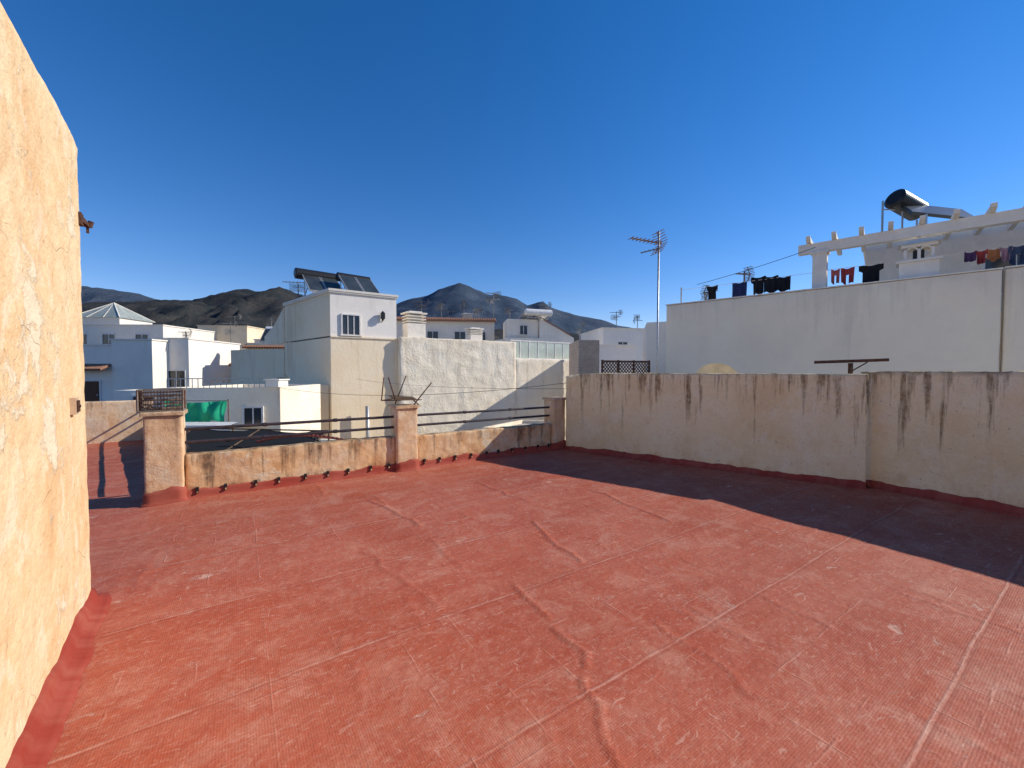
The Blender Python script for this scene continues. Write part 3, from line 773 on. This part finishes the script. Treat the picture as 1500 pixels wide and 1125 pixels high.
th = house('white house with shaded side and parapet', [(8.4, 38), (12.8, 39), (12, 46), (7.4, 45)], 5.6, M_whiteb, coping=M_white)
window(th, (8.4, 38), (12.8, 39), 2, 3.2, 1., 1.2)
aerial(10.4, 41, 5, 2.6, 1.3, .4); aerial(12.2, 40, 5, 2.0, 1.2, 1.4)
th = house('white narrow house wall next to shaded white building', [(5.9, 18), (7.4, 17.2), (9.5, 21), (7, 22)], 3.75, M_white)
house('small white rooftop block with flat roof', [(5.2, 27), (8.3, 27.4), (8.2, 31), (5.2, 31)], 3.3, M_whiteb, coping=M_white)
house('small white distant rooftop room', [(10.4, 52), (13.4, 52), (13.4, 56), (10.4, 56)], 6.9, M_white)

# left group
th = house('white house with shaded front and tiled porch', [(-38, 29), (-29.2, 30.0), (-29.4, 37), (-38, 37)], 3.5, M_whiteb, coping=M_white)
door(th, (-38, 29), (-29.2, 30.0), 7.4, -1.0, 1.1, 1.9)
mb = MB()
for i in range(16):
    x = -31.9 + 2.7 * i / 15; mb.cyl((x, 29.0, 1.75), (x, 29.8, 2.1), .1, 6)
th.part('porch_tiles', mb, M_tile)
th = house('white cubic house with low roof parapet', [(-29.1, 29.8), (-26.4, 30.1), (-26.2, 36), (-29.1, 36)], 3.9, M_white, coping=M_white)
th = house('pale white house with square window', [(-27.4, 31.4), (-24.9, 31.6), (-25.2, 38), (-27.8, 38)], 4.1, M_whiteb, coping=M_white)
window(th, (-27.4, 31.4), (-24.9, 31.6), 1.6, .4, 1.3, 1.3, mullion=1)
th = house('white house with grey green pyramid glass lantern roof', [(-45, 38), (-32.6, 38.4), (-32.6, 46), (-45, 46)], 5.9, M_white, coping=M_white)
for s in (5, 7.5, 10.5): window(th, (-45, 38), (-32.6, 38.4), s, 4.0, 1.2, 1.1)
pb4 = [(-41.6, 39), (-37.4, 39.2), (-37.6, 43), (-41.8, 43)]; apx = (-39.6, 41, 8.45)
o = th.part('lantern_roof', MB().prism(pb4, 5.9, 6.75, 1).add([(*p, 6.75) for p in inset(pb4, -.15)] + [apx], [(0, 1, 4), (1, 2, 4), (2, 3, 4), (3, 0, 4), (3, 2, 1, 0)], 0), [M_gpyr, M_white])
mb = MB()
pi = inset(pb4, -.17)
for i in range(4):
    mb.bar((*pi[i], 6.77), apx, .07)
    for k in (1, 2):
        a = V(pi[i]).lerp(V(pi[(i + 1) % 4]), k / 3); mb.bar((a.x, a.y, 6.77), apx, .035)
th.part('glazing_bar', mb, M_white, parent=o)
th = house('white house with roof terrace and railings', [(-38.2, 46), (-34.6, 46.3), (-34.6, 52), (-38.2, 52)], 5.2, M_white)
mb = MB()
for i in range(5): mb.bar((-38 + .8 * i, 46.2, 5.2), (-38 + .8 * i, 46.2, 6.3), .12)
mb.bar((-38, 46.2, 6.3), (-34.8, 46.2, 6.3), .16, .2)
th.part('pergola', mb, M_white)
th = house('beige house with flat roof and small windows', [(-34.4, 45), (-29.4, 45.6), (-29.6, 52), (-34.6, 52)], 6.6, M_creamh, coping=M_creamh)
for s in (1.2, 3.4): window(th, (-34.4, 45), (-29.4, 45.6), s, 3.6, .9, 1.2)
th = house('low white house with reddish roof and two windows', [(-29, 36), (-23.4, 36.8), (-23.8, 43), (-29.4, 42)], 2.2, M_white, M_tile, drop=.1)
for s in (1.2, 3, 4.6): window(th, (-29, 36), (-23.4, 36.8), s, -.2, .8, 1.2)
mb = MB()
for i in range(30):
    x = -29.1 + 5.8 * i / 29; y = 35.8 + .8 * i / 29; mb.cyl((x, y, 2.2), (x, y + 1.6, 2.75), .11, 6)
th.part('roof_tiles', mb, M_tile)
th = house('white house stacked behind red roof', [(-27.6, 44), (-23.6, 44.4), (-23.6, 50), (-27.6, 50)], 5.0, M_white, coping=M_white)
window(th, (-27.6, 44), (-23.6, 44.4), 2, 3., 1., 1.1)
th = house('cream house with tiled eave under solar heater', [(-22, 34), (-18.6, 34.6), (-19, 40), (-22.5, 40)], 4.0, M_party2, M_tile)
window(th, (-22, 34), (-18.6, 34.6), 2.3, 2.2, .9, .9)
mb = MB()
for i in range(18):
    x = -22.1 + 3.5 * i / 17; y = 33.7 + .6 * i / 17; mb.cyl((x, y, 3.6), (x, y + .6, 3.85), .1, 6)
th.part('eave_tiles', mb, M_tile)
heater(-20.2, 35.2, 4.0, math.radians(8), 1.0, 1.7, .8, M_tank, 'solar heater with two collectors on cream house', 2)
aerial(-26, 38.0, 2, 4.2, 1.2, .8); aerial(-23.4, 40, 3, 3.8, 1.2, 2.); aerial(-31, 46, 6, 1.8, 1.4, .3)
aerial(-26.6, 33.5, 3.3, 1.6, .9, .4)
# nearer low roofs
th = house('low whitewashed roof wall under bigger houses', [(-13.3, 15.6), (-9.3, 16.4), (-9.6, 20.5), (-13.5, 20.5)], .98, M_party, rim=.2)
window(th, (-13.3, 15.6), (-9.3, 16.4), 3.1, -.5, .7, .7)
th = house('slightly lower white terrace block with dark doorway', [(-18, 18.5), (-13.6, 19.2), (-13.8, 24), (-18.4, 24)], .75, M_white, rim=.2)
window(th, (-18, 18.5), (-13.6, 19.2), 1.2, -.6, .9, 1.1)
single('corner_block', MB().prism([(-9.75, 16.2), (-9.3, 16.3), (-9.35, 17.1), (-9.8, 17.0)], .99, 1.25).prism([(-9.8, 16.15), (-9.25, 16.27), (-9.3, 17.15), (-9.85, 17.05)], 1.251, 1.3), M_white, (-9.5, 16.5, .99),
       'small white masonry block on low roof corner', 'masonry block')
aerial(-9.9, 17.6, .4, .9, .6, .5, 'short mast with bent aerial on low roof')
t = Thing('terrace_railing', 'thin grey metal railing on the low roof', 'railing', (-11.3, 15.9, .98))
mb = MB(); A0, B0 = V((-13.2, 15.75)), V((-9.9, 16.42))
for i in range(18): p = A0.lerp(B0, i / 17); mb.bar((p.x, p.y, .98), (p.x, p.y, 1.32), .02)
mb.bar((A0.x, A0.y, 1.33), (B0.x, B0.y, 1.33), .035)
t.part('bars', mb, M_galv)
house('cream garden wall block set below the tall gable', [(-12.4, 21.5), (-9.9, 22.1), (-14.6, 26.6), (-19, 26)], .9, M_party2, rim=.2, drop=.4)
th = house('neighbouring low flat roofed house with pale terrace', [(-4.9, 6.0), (.3, 9.4), (-1.4, 14.5), (-7.2, 15.2), (-14.8, 14.6), (-9.2, 10.2)], -.9, M_party, flat('pale_roof_paint', (.66, .59, .48), .9), rim=.15, drop=.25)
th = house('pale low house below the cream wall', [(.8, 9.5), (2.2, 12.6), (2.2, 19.5), (3.1, 25), (.6, 25.5), (-4.2, 18.), (-1.0, 14.8)], -1.4, M_party, rim=.15, drop=.2)
t = Thing('green_tarpaulin', 'green tarpaulin hung over a line above low roof', 'tarpaulin', (-10.1, 13.1, 0))
vs = []; fs = []; nxx, nzz = 30, 12
for j in range(nzz + 1):
    for i in range(nxx + 1):
        u_, v_ = i / nxx, j / nzz
        z = .66 - .78 * v_ - .06 * math.sin(math.pi * u_) * (1 - v_) - .04 * math.sin(u_ * 21) * v_ + .12 * u_ * v_
        x = -11.15 + 1.75 * u_ + .03 * math.sin(v_ * 5 + u_ * 8)
        vs.append((x, 13.1 + .06 * math.sin(u_ * 26 + v_ * 2) + .05 * math.sin(u_ * 9 - v_ * 4) + .25 * u_, z))
for j in range(nzz):
    for i in range(nxx): fs.append((j * (nxx + 1) + i, j * (nxx + 1) + i + 1, (j + 1) * (nxx + 1) + i + 1, (j + 1) * (nxx + 1) + i))
t.part('sheet', MB().add(vs, fs), M_green, smooth=True)
t.part('hanging_line', MB().cyl((-12, 13.02, .67), (-9.3, 13.4, .65), .010, 6), M_cable)
t.part('post', MB().cyl((-9.3, 13.4, -1.1), (-9.3, 13.4, .7), .018, 8), M_wood)
t.part('post', MB().cyl((-12, 13.02, -1.1), (-12, 13.02, .7), .018, 8), M_wood)
t = Thing('white_awning', 'white scalloped awning edge below green tarpaulin', 'awning', (-9.6, 12.6, -.1))
mb = MB()
for i in range(10):
    x = -10.3 + 1.5 * i / 9
    mb.add([(x - .083, 12.6, -.06), (x + .083, 12.6, -.06), (x + .083, 12.59, -.18), (x + .04, 12.59, -.24), (x - .04, 12.59, -.24), (x - .083, 12.59, -.18)], [(0, 1, 2, 3, 4, 5)])
mb.add([(-10.38, 12.6, -.06), (-8.72, 12.6, -.06), (-8.72, 13.0, .0), (-10.38, 13.0, .0)], [(0, 1, 2, 3)])
t.part('valance', mb, M_frame)
for x in (-10.38, -8.75): t.part('support', MB().bar((x, 12.8, -1.1), (x, 12.8, -.04), .04), M_wood)

t = Thing('shade_net_canopy', 'black shade net stretched on sagging frame', 'canopy', (-6.4, 10.2, -1))
C = [V((-8.6, 9.6, -.28)), V((-4.7, 8.7, -.34)), V((-4.9, 10.9, .02)), V((-9.0, 11.6, .0))]
vs = []; fs = []
for j in range(13):
    for i in range(17):
        a = C[0].lerp(C[1], i / 16); b = C[3].lerp(C[2], i / 16); p = a.lerp(b, j / 12)
        p.z -= .07 * math.sin(math.pi * i / 16 * 2) ** 2 + .03 * noise.noise(p * 4); vs.append(p)
for j in range(12):
    for i in range(16): fs.append((j * 17 + i, j * 17 + i + 1, (j + 1) * 17 + i + 1, (j + 1) * 17 + i))
t.part('net', MB().add(vs, fs), M_net, smooth=True)
mb = MB()
for i in range(4): mb.bar(C[i], C[(i + 1) % 4], .035).bar(C[i], (C[i].x, C[i].y, -1.1), .035)
mb.bar(C[0].lerp(C[1], .5), C[3].lerp(C[2], .5), .03)
t.part('frame', mb, M_wood)
def curve_pts(P, n=20):
    o = []
    for i in range(len(P) - 1):
        p0, p1, p2, p3 = P[max(i - 1, 0)], P[i], P[i + 1], P[min(i + 2, len(P) - 1)]
        for k in range(n // (len(P) - 1) + 1):
            t = k / (n // (len(P) - 1) + 1)
            o.append(tuple(.5 * (2 * p1[j] + (p2[j] - p0[j]) * t + (2 * p0[j] - 5 * p1[j] + 4 * p2[j] - p3[j]) * t * t + (3 * p1[j] - p0[j] - 3 * p2[j] + p3[j]) * t ** 3) for j in range(3)))
    o.append(P[-1]); return o
single('garden_hose', MB().tube(curve_pts([(-6.2, 9.9, -.1), (-5.2, 9.4, .12), (-4.4, 9.3, .13), (-3.6, 9.2, .0), (-3.0, 9.1, -.35)], 28), .03, 8), M_hose, (-4.4, 9.3, .1),
       'red brown hose arching over the low roof', 'hose', smooth=True)
single('garden_hose', MB().tube(curve_pts([(-7., 10.0, -.1), (-5.6, 9.8, .10), (-4.8, 9.7, .04), (-4.2, 9.7, -.3)], 24), .022, 8), M_black, (-5.6, 9.8, 0),
       'black hose looped over the shade net', 'hose', smooth=True)

def cable(a, b, sag, r=.008, lab='thin dark cable sagging across the roofs', mat=None):
    a, b = V(a), V(b); pts = []
    for i in range(17):
        t = i / 16; p = a.lerp(b, t); p.z -= sag * 4 * t * (1 - t); pts.append(p)
    single('overhead_cable', MB().tube(pts, r, 5), mat or M_cable, a, lab, 'cable', 'cables strung between roofs')
cable((-9.3, 16.4, .95), (1.35, 9.5, 1.35), .3, .006); cable((-8.6, 22.6, 1.2), (1.4, 9.6, 1.2), .15, .005)
cable((6.05, 13.5, 4.45), (8.3, 11.3, 5.0), .04, .008)
single('wooden_post', MB().cyl((1.42, 9.55, -1.4), (1.42, 9.55, 1.45), .035, 8), M_wood, (1.42, 9.55, -1.4), 'grey timber post holding the cables', 'post')

# ------------------------------------------------------------------ long shaded house, pergola
dN, dF = V((10.7, 9.0)), V((5.22, 13.93)); dd = (dF - dN).normalized(); mm = V((.669, .743))
def DW(s, o=0.): p = dN + dd * s + mm * o; return V((p.x, p.y))
th = Thing('town_house', 'long shaded white house with roof terrace wall', 'house', (10, 12, -9))
th.part('wall', MB().prism(ccw([tuple(DW(7.35, .25)), tuple(DW(-6, .25)), tuple(DW(-6, 8)), tuple(DW(7.35, 8))]), -9, 2.95), M_dwall)
th.part('terrace_wall', rough([tuple(DW(.0, 0)), tuple(DW(7.37, 0)), tuple(DW(7.37, .24)), tuple(DW(0, .24))], -3, 3.83, .3, .02, .008), M_dwall, smooth=True)
th.part('terrace_wall', rough([tuple(DW(-.05, .12)), tuple(DW(-6, .12)), tuple(DW(-6, .36)), tuple(DW(-.05, .36))], -3, 3.86, .3, .02, .008), M_dwall, smooth=True)
th.part('coping', MB().prism(ccw([tuple(DW(.0, -.03)), tuple(DW(7.39, -.03)), tuple(DW(7.39, .27)), tuple(DW(0, .27))]), 3.84, 3.87)
        .prism(ccw([tuple(DW(-.05, .09)), tuple(DW(-6, .09)), tuple(DW(-6, .4)), tuple(DW(-.05, .4))]), 3.87, 3.90), M_white)
Q0 = [DW(2.35, 2.5), DW(-6, 2.5), DW(-6, 6.5), DW(2.35, 6.5)]
o = th.part('roof_room', MB().prism(ccw([tuple(p) for p in Q0]), 2.95, 5.42), M_white)
th.part('cornice', MB().prism(inset(ccw([tuple(p) for p in Q0]), -.08), 5.422, 5.52), M_white, parent=o)
window(th, Q0[0], Q0[1], 2.9, 3.6, 1.1, 1.0); door(th, Q0[0], Q0[1], 5.2, 2.96, .9, 2.0)
t = Thing('pergola', 'white pergola with shaped rafters over the roof terrace', 'pergola', (8.46, 11.42, 2.95))
yd = math.atan2(dd.y, dd.x)
for s in (3.25, -.6, -4.4):
    p = DW(s, .45); mb = MB().box((p.x, p.y, 3.93), (.32, .32, 1.96), yd).box((p.x, p.y, 4.89), (.40, .40, .07), yd)
    t.part('post', mb, M_white)
a, b = DW(3.75, .45), DW(-5.6, .45)
t.part('beam', MB().bar((a.x, a.y, 5.05), (b.x, b.y, 5.05), .2, .26), M_white)
for i in range(16):
    s = 3.5 - .56 * i
    sd = dd * .05
    pr = [(-.36, 5.33), (-.34, 5.25), (-.26, 5.21), (-.2, 5.182), (1.95, 5.182), (1.95, 5.31), (-.26, 5.31), (-.31, 5.35)]
    vs = []
    for sg in (-1, 1):
        for (o_, z) in pr: p = DW(s, .45 + o_) + sd * sg; vs.append((p.x, p.y, z))
    k = len(pr); fs = [tuple(range(k))[::-1], tuple(range(k, 2 * k))] + [(j, (j + 1) % k, k + (j + 1) % k, k + j) for j in range(k)]
    t.part('rafter', MB().add(vs, fs), M_white)
p = DW(1.3, .42); t = Thing('ornate_chimney', 'white chimney shaped like little house with arched vents', 'chimney', (p.x, p.y, 3.0))
t.part('stack', MB().box((p.x, p.y, 3.6), (.70, .5, 1.35), yd).box((p.x, p.y, 4.3), (.80, .6, .06), yd), M_white)
mb = MB(); R = Matrix.Rotation(yd, 3, 'Z')
def q(x, y, z): return V((p.x, p.y, 0)) + R @ V((x, y, z))
for x in (-.24, 0, .24):
    for y in (-.17, .17): mb.box(q(x, y, 4.46), (.06, .06, .26), yd)
for y in (-.17, .17):
    for x in (-.12, .12):
        for k in range(6):
            a0, a1 = math.pi * k / 6, math.pi * (k + 1) / 6
            mb.bar(q(x + .09 * math.cos(a0), y, 4.57 + .06 * math.sin(a0)), q(x + .09 * math.cos(a1), y, 4.57 + .06 * math.sin(a1)), .06, .03)
mb.box(q(0, 0, 4.67), (.64, .46, .07), yd)
t.part('lantern', mb, M_white); t.part('flue', MB().box(q(0, 0, 4.45), (.2, .15, .25), yd), M_black)
ap = [q(-.38, -.28, 4.705), q(.38, -.28, 4.705), q(.38, .28, 4.705), q(-.38, .28, 4.705), q(-.1, -.08, 4.84), q(.1, -.08, 4.84), q(.1, .08, 4.84), q(-.1, .08, 4.84)]
t.part('cap', MB().add(ap, [(3, 2, 1, 0), (4, 5, 6, 7), (0, 1, 5, 4), (1, 2, 6, 5), (2, 3, 7, 6), (3, 0, 4, 7)]).cyl(q(0, 0, 4.84), q(0, 0, 4.91), .05, 8, .03), M_white)
t = Thing('solar_water_heater', 'solar water heater with glossy black tank over pergola', 'solar heater', (12.6, 13, 5.5), 'rooftop solar water heaters')
ta, tb = V((11.95, 12.95, 7.0)), V((12.85, 13.15, 6.68))
t.part('tank', MB().cyl(ta, tb, .30, 28).cyl(ta + (ta - tb).normalized() * .06, ta, .22, 28, .30), M_black)
t.part('collector', MB().box((12.75, 12.45, 6.40), (1.6, 1.0, .09), 0, 0, Matrix.Rotation(-.25, 3, 'Z') @ Matrix.Rotation(.22, 3, 'Y') @ Matrix.Rotation(.62, 3, 'X')), M_solar)
t.part('stand', MB().bar((11.62, 13.0, 5.5), (11.62, 13.0, 6.95), .04).bar((11.62, 13., 6.68), (12.2, 13.0, 6.68), .035).bar((12.2, 12.95, 5.5), (12.2, 12.95, 6.7), .035).bar((12.8, 13.1, 5.5), (12.8, 13.1, 6.4), .035)
       .bar((12.1, 12.1, 5.5), (12.1, 12.1, 6.2), .035).bar((11.62, 13., 5.7), (12.2, 12.95, 5.7), .03).bar((12.2, 12.95, 5.7), (12.8, 13.1, 5.7), .03).bar((12.2, 12.95, 5.7), (12.1, 12.1, 5.7), .03), M_galv)

def cloth_mat(name, c): return flat(name, c, .95, 0, 10, .3, .2)
K = {n: cloth_mat(n + '_fabric', c) for n, c in dict(red=(.38, .06, .06), navy=(.02, .035, .11), black=(.015, .015, .02), orange=(.5, .2, .08),
     pink=(.45, .25, .3), purple=(.1, .05, .13), blue=(.07, .11, .25), denim=(.06, .09, .16), coral=(.5, .15, .14)).items()}
def garment(s, o, ztop, w, h, colr, kind='towel'):
    c = DW(s, o); nxx, nz = 10, 10; vs = []; fs = []
    ph = random.uniform(0, 6)
    for j in range(nz + 1):
        for i in range(nxx + 1):
            a = (i / nxx - .5); v_ = j / nz
            ww = w
            if kind == 'shirt' and v_ > .3: ww = w * .68
            if kind == 'trousers': ww = w * (1 - .12 * v_)
            rip = .03 * math.sin(a * 14 + ph + v_ * 2) * (.4 + v_)
            p = c - dd * (a * ww) + mm * rip
            vs.append((p.x, p.y, ztop - h * v_ * (1 + .06 * math.sin(a * 9 + ph)) - .02 * math.cos(a * 6)))
    for j in range(nz):
        for i in range(nxx):
            if kind in ('trousers',) and j >= 4 and i in (4, 5): continue
            fs.append((j * 11 + i, j * 11 + i + 1, (j + 1) * 11 + i + 1, (j + 1) * 11 + i))
    names = dict(towel='towel', shirt='shirt', trousers='trousers')
    single('hanging_' + names[kind], MB().add(vs, fs), K[colr], (c.x, c.y, ztop), '%s %s hanging on the roof clothes line' % (colr, names[kind]), 'laundry',
           'laundry drying on the roof', smooth=True)
for s, w, h, cc, kd in ((2.92, .2, .38, 'coral', 'trousers'), (2.66, .3, .42, 'red', 'trousers'), (2.18, .5, .5, 'black', 'shirt'),
                        (.42, .2, .22, 'purple', 'towel'), (.25, .2, .3, 'red', 'shirt'), (.06, .2, .26, 'orange', 'towel'), (-.12, .2, .3, 'pink', 'shirt'),
                        (-.30, .3, .42, 'denim', 'trousers'), (-.60, .32, .45, 'blue', 'shirt')):
    garment(s, .62, 4.42, w, h, cc, kd)
cable((*DW(3.2, .62), 4.44), (*DW(-3, .62), 4.44), .02, .006, 'thin white clothes line under the pergola', M_frame)
for s, w, h, cc, kd, zt in ((6.1, .34, .45, 'black', 'shirt', 4.36), (5.3, .42, .5, 'navy', 'towel', 4.36), (4.78, .4, .52, 'black', 'shirt', 4.45), (4.45, .38, .48, 'black', 'towel', 4.42), (4.12, .34, .42, 'black', 'towel', 4.36)):
    garment(s, .62, zt + .05, w, h, cc, kd)
cable((*DW(7.1, .62), 4.42), (*DW(3.3, .62), 4.42), .01, .006, 'thin clothes line over the long white wall', M_frame)
single('clothes_pole', MB().cyl((*DW(7.1, .62), 2.95), (*DW(7.1, .62), 4.5), .025, 8), M_galv, (*DW(7.1, .62), 2.95), 'galvanised pole holding the clothes line', 'pole')
a = DW(5.7, 3); aerial(a.x, a.y, 2.95, 2.3, .7, .4); a = DW(6.6, 2.); aerial(a.x, a.y, 2.95, 1.6, .6, 1.9)

# ------------------------------------------------------------------ distant houses
for i in range(46):
    Yd = random.uniform(58, 170); u = random.uniform(-.98, .42); x = u * Yd
    w, dp = random.uniform(6, 11), random.uniform(6, 10); z1 = 1.6 + Yd * random.uniform(.02, .085) * random.uniform(.7, 1)
    an = random.uniform(-.5, .6); ca, sa_ = math.cos(an), math.sin(an)
    pl = [(x + a * ca - b * sa_, Yd + a * sa_ + b * ca) for a, b in ((0, 0), (w, 0), (w, dp), (0, dp))]
    mt = random.choice([M_white, M_white, M_whiteb, M_creamh])
    th = house(random.choice(['distant white town house with small windows', 'distant flat roofed town house']), pl, z1, mt,
               group='distant town houses', drop=.5, name='distant_house')
    for k in range(int(w / 2.4)):
        window(th, pl[0], pl[1], 1.3 + 2.4 * k, z1 - 2.3, .9, 1.2, mullion=0)

# ------------------------------------------------------------------ mountains
def mountain_mat(name, c1, c2, c3, sc1, bd):
    n = NT(name)
    f = n.noise(n.P, sc1, 10, .68)
    c = n.ramp(f, [(.38, c1), (.5, c2), (.64, c3)])
    s = n.noise(n.P, sc1 * 9, 6, .7)
    c = n.mix(n.ramp(s, [(.48, 0.), (.58, .7)]), c, c1)
    return n.done(c, .95, n.math('ADD', f, n.math('MULTIPLY', s, .25)), 1., bd, 0, .05)
def hills(name, prof, Y0, df, db, mat, lab, nx=260, amp=.16, fsc=.004, seed=0.):
    prof = sorted(prof); px = [p[0] for p in prof]; pz = [p[1] for p in prof]
    x0, x1 = px[0], px[-1]; xs = np.linspace(x0, x1, nx); rz = np.interp(xs, px, pz)
    vs = []; fs = []; nr = 44; nb = 10
    rows = [(-df * (1 - j / nr), j / nr) for j in range(nr + 1)] + [(db * (j + 1) / nb, 1 - (j + 1) / nb) for j in range(nb)]
    for (oy, t) in rows:
        for i, x in enumerate(xs):
            p = V((x * fsc, (Y0 + oy) * fsc * .8, seed))
            rd = 1 - abs(noise.fractal(p, .9, 2.1, 6)) * 1.7
            h = rz[i]
            base = -9 + (h + 9) * (t ** 1.15)
            wgt = math.sin(math.pi * min(1, t)) ** .7
            z = base + (rd - .55) * amp * h * wgt + (noise.fractal(V((x * fsc * 7, seed, oy * fsc * 7)), 1, 2, 3) * .015 * h if t > .0 else 0)
            vs.append((x, Y0 + oy, max(z, -9 + .01 * i % .02)))
    nr2 = len(rows)
    for j in range(nr2 - 1):
        for i in range(nx - 1): fs.append((j * nx + i, j * nx + i + 1, (j + 1) * nx + i + 1, (j + 1) * nx + i))
    o = MB().add(vs, fs).obj(name, mat, (0, 0, 0), None, True); o['kind'] = 'structure'; o['label'] = lab
k4 = 4000 / 600
far = [(-900, 500), (-500, 440), (0, 425), (60, 430), (118, 420), (150, 423), (185, 428), (205, 431), (222, 437), (260, 446), (300, 450), (340, 446), (400, 448), (470, 447),
       (540, 450), (582, 446), (602, 438), (625, 436), (645, 424), (660, 420), (674, 416), (688, 420), (700, 427), (715, 432), (738, 434), (757, 439), (772, 448),
       (788, 444), (796, 443), (806, 452), (822, 456), (845, 463), (862, 466), (885, 470), (905, 478), (960, 486), (1100, 500), (1500, 520), (2300, 535)]
hills('mountain_range', [((u - 750) * k4, 1.6 + (545 - v) * k4) for u, v in far], 4000, 1700, 900,
      mountain_mat('haze_tinted_mountain', (.045, .068, .10), (.062, .085, .12), (.088, .11, .14), .004, 18), 'high mountain range with a pointed summit, coloured blue grey for haze', 420, .15, .0016, 3.)  # blue-grey of the far range is distance haze put into its base colours
k2 = 2000 / 600
near = [(-700, 520), (-300, 470), (60, 450), (118, 447), (160, 443), (200, 443), (235, 440), (270, 441), (300, 440), (325, 433), (345, 426), (362, 424), (380, 429), (395, 427), (412, 422),
        (425, 426), (440, 432), (470, 442), (520, 450), (560, 462), (600, 472), (640, 480), (700, 484), (760, 482), (800, 484), (860, 492), (950, 500), (1200, 520), (1700, 535)]
hills('foothills', [((u - 750) * k2, 1.6 + (545 - v) * k2) for u, v in near], 2000, 1000, 500,
      mountain_mat('scrubby_brown_hill', (.028, .035, .038), (.046, .046, .045), (.072, .065, .058), .012, 8), 'dry brown scrub covered foothills', 420, .22, .004, 8.)

# ------------------------------------------------------------------ light, sky, camera
AZ, EL = math.radians(78), math.radians(31.5)
ts = V((math.sin(AZ) * math.cos(EL), math.cos(AZ) * math.cos(EL), math.sin(EL)))
sl = bpy.data.lights.new('sun', 'SUN'); sl.energy = 5.0; sl.angle = math.radians(.53); sl.color = (1, .93, .82)
so = bpy.data.objects.new('sun', sl); col.objects.link(so); so.rotation_euler = ts.to_track_quat('Z', 'Y').to_euler(); so.location = ts * 50
w = bpy.data.worlds.new('World'); sc.world = w; w.use_nodes = True; nt = w.node_tree
bg = nt.nodes['Background']; sky = nt.nodes.new('ShaderNodeTexSky'); sky.sky_type = 'NISHITA'; sky.sun_disc = False
sky.sun_elevation = EL; sky.sun_rotation = AZ; sky.altitude = 300; sky.air_density = 1.0; sky.dust_density = 0.; sky.ozone_density = 3.0
hs = nt.nodes.new('ShaderNodeHueSaturation'); hs.inputs['Saturation'].default_value = 1.34
mx = nt.nodes.new('ShaderNodeMixRGB'); mx.blend_type = 'MULTIPLY'; mx.inputs[0].default_value = 1.; mx.inputs[2].default_value = (1., .84, .97, 1)
nt.links.new(sky.outputs[0], hs.inputs['Color']); nt.links.new(hs.outputs[0], mx.inputs[1]); nt.links.new(mx.outputs[0], bg.inputs[0]); bg.inputs[1].default_value = .15
cam = bpy.data.cameras.new('camera'); cam.sensor_width = 36; cam.lens = 14.4; cam.clip_end = 20000; cam.clip_start = .05
co = bpy.data.objects.new('camera', cam); col.objects.link(co); co.location = (0, 0, 1.6)
co.rotation_euler = (math.radians(90 - 1.72), 0, 0); sc.camera = co
sc.view_settings.view_transform = 'Standard'; sc.view_settings.look = 'None'; sc.view_settings.exposure = 0
